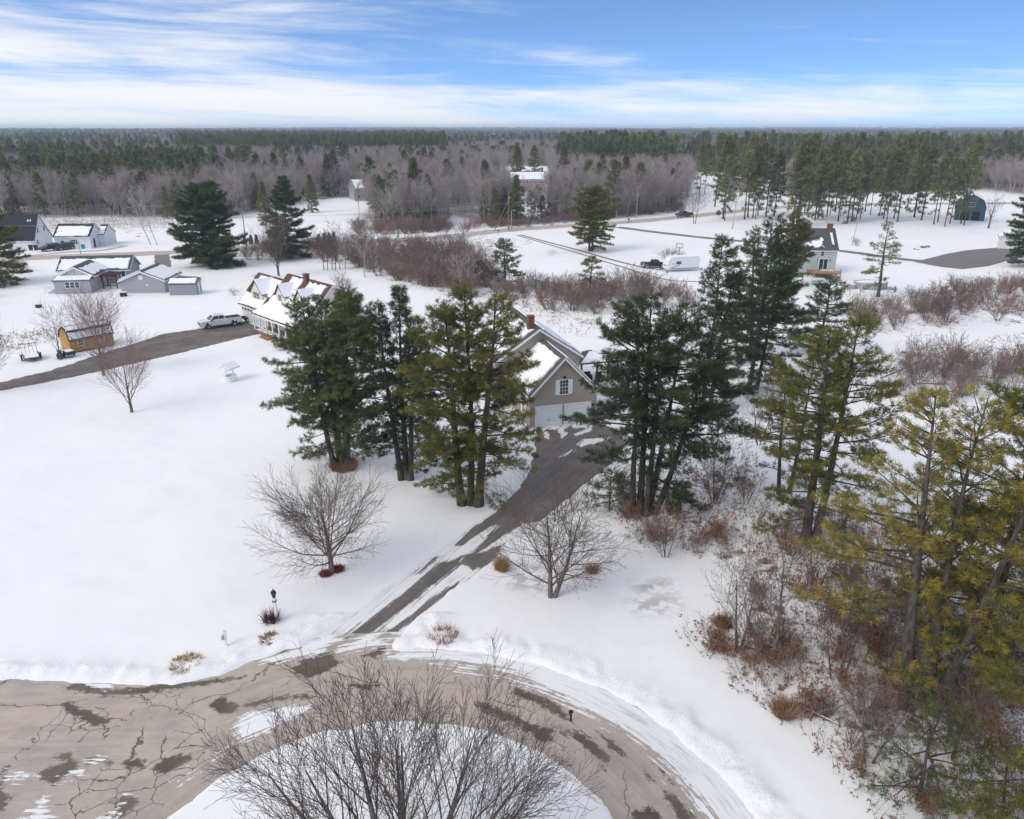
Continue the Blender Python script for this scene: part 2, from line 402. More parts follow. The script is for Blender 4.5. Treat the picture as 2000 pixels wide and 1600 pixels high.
li = t.attr('litter'); ln = t.noise(p, 1.5, 6, 0.7)
c = t.mix(t.m('MULTIPLY', t.ss(t.m('ADD', t.m('ADD', t.m('MULTIPLY', ln, 0.55), t.m('MULTIPLY', t.noise(p, 0.33, 4, 0.6), 0.55)), t.m('MULTIPLY', li, 0.20)), 0.76, 0.88), t.ss(li, 0.05, 0.4)), c, t.mix(fine, (0.10, 0.06, 0.045), (0.22, 0.15, 0.11)))
ic = t.m('MULTIPLY', t.attr('ice'), t.ss(t.noise(p, 1.1, 5, 0.65), 0.42, 0.56))
c = t.mix(t.m('MULTIPLY', ic, 0.75), c, (0.42, 0.41, 0.40))
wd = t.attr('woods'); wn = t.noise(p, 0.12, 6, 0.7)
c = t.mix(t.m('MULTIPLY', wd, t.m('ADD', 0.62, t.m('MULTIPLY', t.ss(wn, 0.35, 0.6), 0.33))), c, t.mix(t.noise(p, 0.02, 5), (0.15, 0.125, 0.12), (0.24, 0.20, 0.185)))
t.put(b.inputs['Base Color'], c)
b.inputs['Roughness'].default_value = 0.75; b.inputs['Specular IOR Level'].default_value = 0.2
h = t.m('ADD', t.m('MULTIPLY', fine, 0.5), t.m('MULTIPLY', vf, t.m('ADD', 0.12, t.m('MULTIPLY', t.attr('bank'), 1.2))))
t.put(b.inputs['Normal'], t.bump(h, 0.35, 0.06))
M_ground = m_
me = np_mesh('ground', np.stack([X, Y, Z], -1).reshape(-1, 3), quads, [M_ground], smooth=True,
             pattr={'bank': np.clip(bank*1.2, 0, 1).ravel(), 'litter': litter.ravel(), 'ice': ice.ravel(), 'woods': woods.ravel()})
tag(link('ground', me), 'flat snow covered lawns and fields with woodland floor beyond', 'ground', kind='structure')

# asphalt sheets lie 6 cm below the snow; the snow's ragged edge covers their rim
def sheet(name, sdf_fn, x0, x1, y0, y1, st, z, material, attrs):
    gx = np.arange(x0, x1, st); gy = np.arange(y0, y1, st); A, B = np.meshgrid(gx, gy)
    s_ = sdf_fn(A, B); nxx, nyy = len(gx), len(gy)
    idx = np.arange(nxx*nyy).reshape(nyy, nxx)
    q = np.stack([idx[:-1, :-1], idx[:-1, 1:], idx[1:, 1:], idx[1:, :-1]], -1).reshape(-1, 4)
    q = q[(s_.ravel()[q] < 0.9).any(1)]
    used, inv = np.unique(q.ravel(), return_inverse=True)
    at = {k: f(A, B).ravel()[used] for k, f in attrs.items()}
    V = np.stack([A.ravel()[used], B.ravel()[used], np.full(len(used), z)], -1)
    return link(name, np_mesh(name, V, inv.reshape(-1, 4), [material], smooth=True, pattr=at))
K1 = lambda pts: zoomed(pts, 0, 1150, 3.555)
K2 = lambda pts: zoomed(pts, 500, 1000, 3.555)
K4 = lambda pts: zoomed(pts, 1000, 1200, 2.857)
WET = [K1([(400, 800), (480, 780), (600, 830), (770, 900), (740, 935), (660, 950), (520, 890)]), K1([(450, 690), (500, 645), (600, 645), (760, 690), (900, 690), (1100, 655), (1400, 628), (1700, 600), (1700, 618), (1400, 665), (1100, 712), (900, 735), (720, 740)]),
       K1([(1435, 810), (1530, 740), (1660, 800), (1640, 850), (1545, 870)]), K1([(1640, 820), (1850, 745), (2050, 730), (2200, 735), (2200, 755), (1991, 765), (1850, 790), (1700, 825)]), K1([(270, 1260), (380, 1215), (480, 1190), (560, 1170), (540, 1240), (440, 1300), (380, 1370), (290, 1320)]),
       K1([(360, 1160), (430, 1130), (500, 1145), (490, 1190), (420, 1210)]), K1([(845, 1210), (930, 1180), (1010, 1180), (990, 1240), (900, 1230)]), K1([(1045, 1240), (1150, 1160), (1330, 1130), (1320, 1180), (1200, 1260), (1100, 1280)]), K1([(700, 1480), (850, 1440), (960, 1440), (950, 1500), (880, 1560), (800, 1610), (760, 1590), (830, 1490)]),
       K1([(580, 1180), (640, 1150), (700, 1175), (790, 1190), (760, 1220), (690, 1200), (600, 1230)]), K1([(0, 1250), (60, 1210), (40, 1300), (0, 1380)]), K1([(-120, 1300), (20, 1330), (60, 1500), (-80, 1600)]),
       K2([(250, 1090), (330, 1020), (470, 960), (570, 950), (540, 1010), (600, 1040), (490, 1100), (370, 1150), (290, 1130)]), K2([(-20, 965), (150, 900), (215, 925), (240, 965), (100, 990), (-20, 1025)]), K2([(600, 1210), (700, 1180), (800, 1190), (900, 1215), (700, 1225)]), K2([(700, 990), (820, 960), (900, 900), (915, 960), (820, 1010)]),
       K4([(-200, 470), (0, 545), (100, 600), (230, 640), (235, 700), (180, 710), (80, 650), (0, 610), (-200, 520)]), K4([(260, 650), (350, 640), (440, 700), (530, 770), (545, 820), (480, 800), (400, 740), (330, 680)]), K4([(0, 400), (150, 440), (250, 490), (315, 560), (300, 580), (180, 520), (0, 430)]), K4([(730, 870), (800, 900), (810, 940), (760, 920)]),
       K4([(830, 960), (920, 1010), (1010, 1110), (1040, 1180), (950, 1160), (850, 1020)]), K4([(665, 1080), (760, 1070), (830, 1110), (860, 1160), (690, 1160)]), K4([(450, 640), (550, 690), (650, 770), (640, 795), (540, 740)]), K4([(800, 830), (880, 890), (1000, 1010), (985, 1020), (870, 910)]), K4([(590, 520), (680, 555), (675, 570), (600, 535)]), K4([(480, 830), (530, 850), (520, 870)]), K4([(265, 715), (320, 745), (290, 750)])]
SNOWP = [px_poly([(772, 1280), (850, 1292), (960, 1305), (1060, 1345), (1140, 1382), (1230, 1440), (1310, 1510), (1390, 1600), (1440, 1700), (1800, 1700), (1500, 1540), (1300, 1400), (1150, 1300), (950, 1240), (770, 1235)]),
         K1([(1620, 945), (1700, 880), (1991, 830), (2080, 845), (1900, 960), (1700, 1030)]), K1([(700, 1600), (830, 1480), (890, 1430), (860, 1510), (760, 1620)]), K1([(1200, 1290), (1300, 1235), (1320, 1240), (1230, 1300)]), K1([(1490, 1120), (1600, 1070), (1590, 1090), (1500, 1135)]), K1([(420, 1340), (560, 1240), (680, 1180), (660, 1210), (540, 1280)]),
         K1([(0, 1270), (140, 1255), (200, 1290), (120, 1310)]), K1([(230, 1480), (330, 1430), (360, 1620), (220, 1620)]), K2([(70, 1020), (150, 1000), (260, 985), (200, 1015)]), K1([(640, 670), (740, 640), (750, 680), (660, 690)])]
STRIPS = [px_poly([(858, 1100), (905, 1082), (898, 1102), (798, 1182), (716, 1240), (650, 1272), (606, 1282), (684, 1232), (780, 1164)]), px_poly([(915, 1126), (880, 1158), (830, 1194), (765, 1244), (735, 1248), (742, 1234), (806, 1200), (874, 1146)]), px_poly([(870, 1078), (822, 1120), (812, 1120), (848, 1086)]),
          px_poly([(905, 1083), (950, 1075), (985, 1060), (970, 1092), (925, 1112), (900, 1100)]), px_poly([(1300, 1000), (1300, 820), (1040, 820), (1030, 900), (890, 1062), (905, 1062), (970, 1022), (975, 1024), (915, 1085), (950, 1070), (1020, 1020)])]
DSNOW = [zoomed(q, 940, 800, 3.555) for q in ([(430, 140), (460, 150), (480, 210), (440, 190)], [(520, 130), (560, 190), (600, 160), (560, 120)], [(660, 240), (720, 200), (880, 190), (840, 215), (740, 240), (690, 255)], [(540, 330), (620, 280), (650, 270), (600, 310)], [(600, 100), (760, 90), (770, 120), (640, 125)], [(400, 118), (620, 108), (600, 125), (420, 140)], [(640, 165), (760, 120), (775, 140), (660, 180)])]
CRACKP = [K1([(380, 1460), (560, 1240), (1050, 1250), (1330, 1130), (1420, 1130), (1300, 1300), (1000, 1620), (480, 1620)]), K1([(860, 740), (1250, 720), (1450, 800), (1330, 1120), (1180, 1110), (1250, 830), (900, 780)]), K1([(0, 1250), (400, 830), (980, 830), (620, 1090), (340, 960), (30, 1280)]), K2([(0, 900), (250, 950), (300, 1090), (0, 1130)])]
def umin(A, B, polys): return np.minimum.reduce([poly_sdf(A, B, q) for q in polys])
dr_f = lambda A, B: poly_sdf(A, B, P_drive)
def road_only(A, B):
    r = np.hypot(A-IC[0], B-IC[1])
    return np.minimum(np.abs(r-(IR+OR)/2)-(OR-IR)/2, np.maximum(poly_sdf(A, B, P_road), IR-r))
def asphalt(name, base, base2, wetc, polar, ang, wet_amp, sn_amp, with_crack):
    m_ = bpy.data.materials.new(name); m_.use_nodes = True; t = NT(m_.node_tree)
    b = t.new('ShaderNodeBsdfPrincipled'); o = t.new('ShaderNodeOutputMaterial'); t.l.new(b.outputs[0], o.inputs[0])
    p = t.pos(); x, y, z = t.sep(p)
    if polar:
        ax = t.m('SUBTRACT', x, IC[0]); ay = t.m('SUBTRACT', y, IC[1])
        r = t.m('SQRT', t.m('ADD', t.m('MULTIPLY', ax, ax), t.m('MULTIPLY', ay, ay))); th = t.m('ARCTAN2', ay, ax)
        lf = t.ss(x, -19.0, -12.0)      # the approach road runs straight, the circle bends
        flow = [t.comb(t.m('MULTIPLY', y, 1.7), t.m('MULTIPLY', x, 0.2)), t.comb(t.m('MULTIPLY', r, 1.7), t.m('MULTIPLY', th, 2.2))]; flow2 = [t.comb(t.m('MULTIPLY', y, 6.0), t.m('MULTIPLY', x, 0.7)), t.comb(t.m('MULTIPLY', r, 6.0), t.m('MULTIPLY', th, 7.0))]
    else:
        ca, sa = math.cos(ang), math.sin(ang)
        al = t.m('ADD', t.m('MULTIPLY', x, ca), t.m('MULTIPLY', y, sa)); ac = t.m('SUBTRACT', t.m('MULTIPLY', y, ca), t.m('MULTIPLY', x, sa))
        flow = t.comb(t.m('MULTIPLY', ac, 1.9), t.m('MULTIPLY', al, 0.10)); flow2 = t.comb(t.m('MULTIPLY', ac, 6.5), t.m('MULTIPLY', al, 0.4))
    n0 = t.noise(p, 0.35, 5, 0.6); 
    def fl(v, rough):
        if not polar: return t.noise(v, 1.0, 5, rough)
        a_, b_ = t.noise(v[0], 1.0, 5, rough), t.noise(v[1], 1.0, 5, rough)
        return t.m('ADD', t.m('MULTIPLY', a_, t.m('SUBTRACT', 1.0, lf)), t.m('MULTIPLY', b_, lf))
    n1 = fl(flow, 0.6); n2 = fl(flow2, 0.65); nf = t.noise(p, 3.0, 5, 0.65); grit = t.noise(p, 22.0, 2)
    c = t.mix(t.ss(t.m('ADD', t.m('MULTIPLY', n0, 0.5), t.m('MULTIPLY', n1, 0.5)), 0.38, 0.62), base, base2)
    c = t.mix(t.m('MULTIPLY', t.ss(n2, 0.55, 0.75), 0.5), c, tuple(min(1, q*1.35) for q in base2))
    c = t.mix(t.m('MULTIPLY', t.ss(grit, 0.3, 0.8), 0.25), c, tuple(q*0.6 for q in base))
    if with_crack:
        v = t.new('ShaderNodeTexVoronoi', feature='DISTANCE_TO_EDGE'); v.inputs['Scale'].default_value = 0.85
        wv = t.vm('ADD', p, t.vm('MULTIPLY', t.noise(p, 0.9, 4, 0.6, out=1), (0.9, 0.9, 0.9)))
        t.put(v.inputs['Vector'], wv)
        v2 = t.new('ShaderNodeTexVoronoi', feature='DISTANCE_TO_EDGE'); v2.inputs['Scale'].default_value = 0.22; t.put(v2.inputs['Vector'], wv)
        ck = t.m('MULTIPLY', t.m('SUBTRACT', 1.0, t.ss(v.outputs[0], 0.006, 0.024)), t.ss(t.m('ADD', t.attr('crack'), t.m('MULTIPLY', t.noise(p, 0.5, 3), 1.2)), 1.0, 1.25))
        ck2 = t.m('MULTIPLY', t.m('SUBTRACT', 1.0, t.ss(v2.outputs[0], 0.003, 0.010)), t.ss(n0, 0.45, 0.55))
        c = t.mix(t.m('MULTIPLY', t.m('MAXIMUM', ck, ck2), 0.85), c, (0.075, 0.055, 0.045))
    c = t.mix(t.m('MULTIPLY', t.ss(t.m('ADD', t.m('MULTIPLY', t.noise(p, 0.9, 6, 0.7), 0.6), t.m('MULTIPLY', n1, 0.4)), 0.54, 0.66), 0.45), c, tuple(q*0.55 for q in base))
    c = t.mix(t.m('MULTIPLY', t.ss(t.noise(p, 0.22, 4, 0.6), 0.55, 0.7), 0.30), c, (base2[0]*1.08, base2[1]*0.98, base2[2]*0.82))
    wet = t.m('SUBTRACT', 1.0, t.ss(t.m('ADD', t.attr('wet'), t.m('ADD', t.m('MULTIPLY', t.m('SUBTRACT', nf, 0.5), wet_amp), t.m('MULTIPLY', t.m('SUBTRACT', n2, 0.5), wet_amp*0.7))), -0.13, 0.09))
    c = t.mix(t.m('MULTIPLY', wet, t.m('ADD', 0.72, t.m('MULTIPLY', n0, 0.4)), clamp=True), c, t.mix(t.ss(n0, 0.4, 0.6), wetc, tuple(q*0.72 for q in wetc)))
    sn = t.m('SUBTRACT', 1.0, t.ss(t.m('ADD', t.attr('snow'), t.m('ADD', t.m('MULTIPLY', t.m('SUBTRACT', n1, 0.5), sn_amp), t.m('ADD', t.m('MULTIPLY', t.m('SUBTRACT', n2, 0.5), sn_amp), t.m('MULTIPLY', t.m('SUBTRACT', nf, 0.5), sn_amp*0.35)))), -0.12, 0.10))
    streak = t.m('ADD', t.m('MULTIPLY', t.ss(n2, 0.47, 0.66), t.ss(n1, 0.40, 0.58)), t.m('MULTIPLY', t.ss(n0, 0.45, 0.7), 0.12), clamp=True)
    snc = t.mix(t.m('MULTIPLY', streak, 0.9), (0.80, 0.805, 0.82), (0.43, 0.395, 0.36))
    c = t.mix(sn, c, snc)
    t.put(b.inputs['Base Color'], c)
    t.put(b.inputs['Roughness'], t.m('SUBTRACT', 0.85, t.m('MULTIPLY', t.m('MULTIPLY', wet, t.m('SUBTRACT', 1.0, sn)), 0.45)))
    b.inputs['Specular IOR Level'].default_value = 0.3
    hh = t.m('ADD', t.m('MULTIPLY', sn, 0.6), t.m('MULTIPLY', t.m('ADD', t.m('MULTIPLY', nf, 0.5), n2), 0.25))
    t.put(b.inputs['Normal'], t.bump(hh, 0.5, 0.05))
    return m_
M_road = asphalt('salted_asphalt', (0.37, 0.325, 0.295), (0.50, 0.435, 0.385), (0.105, 0.082, 0.062), True, 0, 0.9, 3.3, True)
M_drive = asphalt('driveway_asphalt', (0.125, 0.112, 0.108), (0.195, 0.170, 0.160), (0.08, 0.07, 0.066), False, math.atan2(8.9, 4.95), 0.4, 1.0, False)
M_drive2 = asphalt('driveway_asphalt_neighbour', (0.095, 0.088, 0.088), (0.20, 0.175, 0.165), (0.08, 0.07, 0.066), False, math.radians(18), 0.4, 0.5, False)
far9 = lambda A, B: np.full(A.shape, 3.0)
tag(sheet('road', road_only, -62, 13, 14, 37, 0.16, -0.060, M_road, {'wet': lambda A, B: umin(A, B, WET), 'snow': lambda A, B: np.minimum(umin(A, B, SNOWP), np.maximum.reduce([dr_f(A, B), -road_only(A, B)-0.45, -umin(A, B, STRIPS)])), 'crack': lambda A, B: sstep(-umin(A, B, CRACKP), -0.6, 0.4)}), 'salt stained cracked asphalt turning circle round a snowy island', 'road', kind='structure')
tag(sheet('driveway', dr_f, -16, 14, 31, 71, 0.16, -0.066, M_drive, {'wet': far9, 'snow': lambda A, B: np.minimum(np.clip(-umin(A, B, STRIPS), -3, 3)*-1*-1, umin(A, B, DSNOW)) if False else np.minimum(-np.clip(umin(A, B, STRIPS), -1.2, 1.2)*1.0, umin(A, B, DSNOW))}), 'dark asphalt driveway half covered with packed snow', 'driveway', kind='structure')
tag(sheet('driveway', lambda A, B: poly_sdf(A, B, P_drive2), -110, -26, 60, 114, 0.4, -0.056, M_drive2, {'wet': far9, 'snow': lambda A, B: 0.55+0*A}), 'dark bare asphalt driveway leading to the cream house', 'driveway', kind='structure')

def ribbon(name, pts, width, z, material, label, wend=None):
    pts = [Vector((q[0], q[1], 0)) for q in pts]
    # Catmull-Rom resample
    out = []
    for i in range(len(pts)-1):
        p0 = pts[max(i-1, 0)]; p1 = pts[i]; p2 = pts[i+1]; p3 = pts[min(i+2, len(pts)-1)]
        for k in range(8):
            s = k/8; out.append(0.5*((2*p1)+(p2-p0)*s+(2*p0-5*p1+4*p2-p3)*s*s+(3*p1-p0-3*p2+p3)*s**3))
    out.append(pts[-1]); vs = []; n = len(out)
    for i, q in enumerate(out):
        d = (out[min(i+1, n-1)]-out[max(i-1, 0)]).normalized(); nrm = Vector((-d.y, d.x, 0))
        wd_ = width if wend is None else width+(wend-width)*i/(n-1)
        for s_ in (-0.5, -0.25, 0, 0.25, 0.5):
            j = (rnd.random()-0.5)*0.14*wd_ if abs(s_) == 0.5 else 0
            vs.append(q+nrm*(wd_*s_+j)+Vector((0, 0, z)))
    fs = [(i*5+k, i*5+k+1, (i+1)*5+k+1, (i+1)*5+k) for i in range(n-1) for k in range(4)]
    me = np_mesh(name, [tuple(v) for v in vs], fs, [material])
    return tag(link(name, me), label, name.replace('_', ' '), kind='structure')
M_street = mat('salted_street', (0.45, 0.395, 0.36), 0.85, 0.14, 0.5, 0.2, bscale=4)
M_lane = mat('wet_lane', (0.18, 0.165, 0.16), 0.8, 0.18, 0.6)
M_mud = mat('bare_mud_track', (0.20, 0.165, 0.14), 0.85, 0.3, 0.9)
ribbon('street', [gp(-700, 560), gp(-300, 525), gp(60, 504), gp(320, 494), gp(600, 479), gp(850, 464), gp(1000, 449), gp(1100, 442), gp(1220, 434), gp(1333, 424), gp(1450, 412), gp(1560, 403), gp(1700, 399), gp(1850, 398), gp(2200, 396)], 6.4, 0.035, M_street, 'sanded two lane street running behind the houses')
ribbon('lane', [gp(1205, 444), gp(1300, 456), gp(1390, 466), gp(1480, 474), gp(1640, 490), gp(1720, 501), gp(1800, 510), gp(1890, 512)], 3.0, 0.045, M_lane, 'narrow dark lane passing the grey green house')
ribbon('track', [gp(1010, 460), gp(1120, 492), gp(1210, 520), gp(1290, 544), gp(1350, 550), gp(1450, 548)], 0.6, 0.03, M_mud, 'nearer muddy wheel track across the snow field')
ribbon('track', [gp(1016, 459), gp(1130, 489), gp(1200, 509), gp(1260, 523), gp(1300, 528)], 0.9, 0.03, M_mud, 'farther muddy wheel track across the snow field')
ribbon('driveway', [gp(316, 494), gp(318, 510), gp(320, 535), gp(332, 540), gp(385, 545)], 3.2, 0.03, M_lane, 'short wet driveway beside the grey ranch house')
ribbon('footpath', [gp(868, 430), gp(900, 440), gp(950, 449)], 2.4, 0.03, mat('trodden_snow', (0.74, 0.75, 0.77), 0.8, 0.05, 1), 'pale trodden snow path entering the woods')
ribbon('yard_tracks', [gp(60, 500), gp(130, 493), gp(200, 489), gp(245, 480)], 2.2, 0.028, mat('churned_snow', (0.45, 0.43, 0.43), 0.85, 0.5, 0.8), 'churned wheel tracks before the white houses')
lot = px_poly([(1786, 512), (1850, 496), (1890, 489), (1950, 484), (2060, 486), (2060, 497), (1980, 506), (1930, 520), (1880, 526), (1840, 522)])
me = bpy.data.meshes.new('parking_lot'); me.from_pydata([(q[0], q[1], 0.055) for q in lot], [], [tuple(range(len(lot)))]); me.materials.append(M_lane)
tag(link('parking_lot', me), 'wide dark asphalt turning area at the right edge', 'parking lot', kind='structure')
# ------------------------------------------------------------------ trees
def tubes(segs, sides=4):
    """(N,8) array p0,p1,r0,r1 -> verts, quads"""
    S = np.asarray(segs, np.float64); p0 = S[:, 0:3]; p1 = S[:, 3:6]; r0 = S[:, 6]; r1 = S[:, 7]
    d = p1-p0; d /= np.linalg.norm(d, axis=1, keepdims=True)+1e-9
    ref = np.where(np.abs(d[:, 2:3]) < 0.9, np.array([[0, 0, 1.0]]), np.array([[1.0, 0, 0]]))
    u = np.cross(d, ref); u /= np.linalg.norm(u, axis=1, keepdims=True)+1e-9; q = np.cross(d, u)
    a = 2*np.pi*np.arange(sides)/sides
    ring = u[:, None, :]*np.cos(a)[None, :, None]+q[:, None, :]*np.sin(a)[None, :, None]
    V = np.concatenate([p0[:, None]+ring*r0[:, None, None], p1[:, None]+ring*r1[:, None, None]], 1)
    N = len(S); base = (np.arange(N)*2*sides)[:, None, None]; i = np.arange(sides); j = (i+1) % sides
    Fq = np.stack([i, j, j+sides, i+sides], -1)[None]+base
    return V.reshape(-1, 3), Fq.reshape(-1, 4)
def quad_tri(Fq): return np.concatenate([Fq[:, [0, 1, 2]], Fq[:, [0, 2, 3]]])
def norm3(v):
    l = math.sqrt(v[0]*v[0]+v[1]*v[1]+v[2]*v[2])+1e-9; return (v[0]/l, v[1]/l, v[2]/l)
def side_dir(d, ang, az):
    """d tilted away by ang at azimuth az round itself"""
    D = Vector(d); u = D.orthogonal().normalized(); q = D.cross(u)
    o = D*math.cos(ang)+(u*math.cos(az)+q*math.sin(az))*math.sin(ang)
    return (o.x, o.y, o.z)
def grow(out, R, p, d, L, r, lvl, prm):
    """recursive limb: out[lvl] collects segments"""
    n = max(2, int(round(L/prm['step'][lvl]))); n = min(n, 9); st = L/n; g = R.gauss
    wn = prm['wander'][lvl]; tr = prm['up'][lvl]; last = lvl >= prm['levels']
    r_end = r*prm['taper'][lvl]; kids = 0 if last else prm['kids'][lvl]
    start = 0 if last else prm['start'][lvl]; pts = [p]; dirs = [d]
    for i in range(n):
        d = norm3((d[0]+g(0, wn), d[1]+g(0, wn), d[2]+g(0, wn)+tr))
        p2 = (p[0]+d[0]*st, p[1]+d[1]*st, p[2]+d[2]*st)
        ra = r+(r_end-r)*i/n; rb = r+(r_end-r)*(i+1)/n
        out[min(lvl, len(out)-1)].append((*p, *p2, max(ra, prm['rmin']), max(rb, prm['rmin'])))
        p = p2; pts.append(p); dirs.append(d)
    if last: return
    k = max(1, int(round(kids*(0.75+0.5*R.random())))); az = R.random()*6.28
    for c in range(k):
        f = start+(1-start)*(c+R.random()*0.8)/k; f = min(f, 0.98)
        x = f*n; i = min(int(x), n-1); s = x-i
        q = tuple(pts[i][a]+(pts[i+1][a]-pts[i][a])*s for a in range(3))
        az += 2.4+g(0, 0.3)
        ang = math.radians(prm['ang'][lvl]*(0.75+0.5*R.random()))
        nd = side_dir(dirs[i], ang, az)
        ll = L*prm['len'][lvl]*(1-prm['fall'][lvl]*f)*(0.7+0.6*R.random())
        rr_ = (r+(r_end-r)*f)*prm['rad'][lvl]
        grow(out, R, q, nd, ll, rr_, lvl+1, prm)
MAPLE = dict(levels=4, step=[0.5, 0.6, 0.45, 0.35, 0.3], wander=[.025, .045, .06, .08, .10], up=[.04, .055, .045, .035, .03], taper=[.12, .16, .25, .3, .5], kids=[17, 10, 6, 3], start=[.24, .16, .12, .12], ang=[52, 36, 34, 34], len=[.98, .46, .50, .55], fall=[.42, .5, .4, .3], rad=[.36, .40, .50, .62], rmin=.005)
def join_tubes(levels, sides):
    Vs = []; Fs = []; b0 = 0
    for lv, s_ in zip(levels, sides):
        if len(lv) == 0: continue
        V, Fq = tubes(lv, s_); Vs.append(V); Fs.append(Fq+b0); b0 += len(V)
    return np.concatenate(Vs), np.concatenate(Fs)
def bare_parts(seed, h, r, prm=None, stems=None):
    R = random.Random(seed); p_ = dict(MAPLE); p_.update(prm or {})
    trunks = []; rest = [[] for _ in range(4)]
    for (dx, dy, lx, ly, f) in (stems or [(0, 0, 0, 0, 1)]):
        out = [[] for _ in range(5)]
        grow(out, R, (dx, dy, -0.15), norm3((lx, ly, 1)), h*0.60*f, r*f, 0, p_)
        trunks.append(out[0])
        for k in range(4): rest[k] += out[k+1]
    top = max(s_[5] for l in trunks+rest for s_ in l)
    return trunks, rest, h/top
def bare_tree(name, label, base, h, r, seed, prm=None, stems=None, group=None, cat='tree', mats=(None, None), rz=0):
    trunks, rest, k = bare_parts(seed, h, r, prm, stems)
    root = empty(name, base, rz, label, cat, group)
    def S_(sg): a = np.asarray(sg, float).copy(); a[:, :6] *= k; return a
    for tr in trunks:
        V, Fq = tubes(S_(tr), 9); link('trunk', np_mesh('trunk', V, Fq, [mats[0] or B_maple], smooth=True), root)
    V, Fq = join_tubes([S_(l) if l else l for l in rest], (6, 4, 3, 3))
    tag(link('crown', np_mesh('crown', V, Fq, [mats[1] or B_twig], smooth=True), root), kind='stuff')
    return root

def blades(C, D, ln, wd, K, rs, spread=0.85, up=0.25):
    """K needle blades round every tuft centre"""
    N = len(C); C = np.repeat(C, K, 0); D = np.repeat(D, K, 0); L = np.repeat(ln, K)*(0.7+0.6*rs.random(N*K))
    dr = D+rs.normal(0, spread, (N*K, 3)); dr[:, 2] += up; dr /= np.linalg.norm(dr, axis=1, keepdims=True)+1e-9
    sd_ = np.cross(dr, rs.normal(0, 1, (N*K, 3))); sd_ /= np.linalg.norm(sd_, axis=1, keepdims=True)+1e-9
    w_ = wd*(0.7+0.6*rs.random(N*K))[:, None]
    o_ = C+rs.normal(0, 0.06, (N*K, 3))
    V = np.stack([o_-sd_*w_, o_+sd_*w_, o_+dr*L[:, None]], 1).reshape(-1, 3)
    Fc = np.arange(len(V)).reshape(-1, 3)
    tint = np.repeat(rs.random(N), K)*0.75+rs.random(N*K)*0.25
    return V, Fc, tint
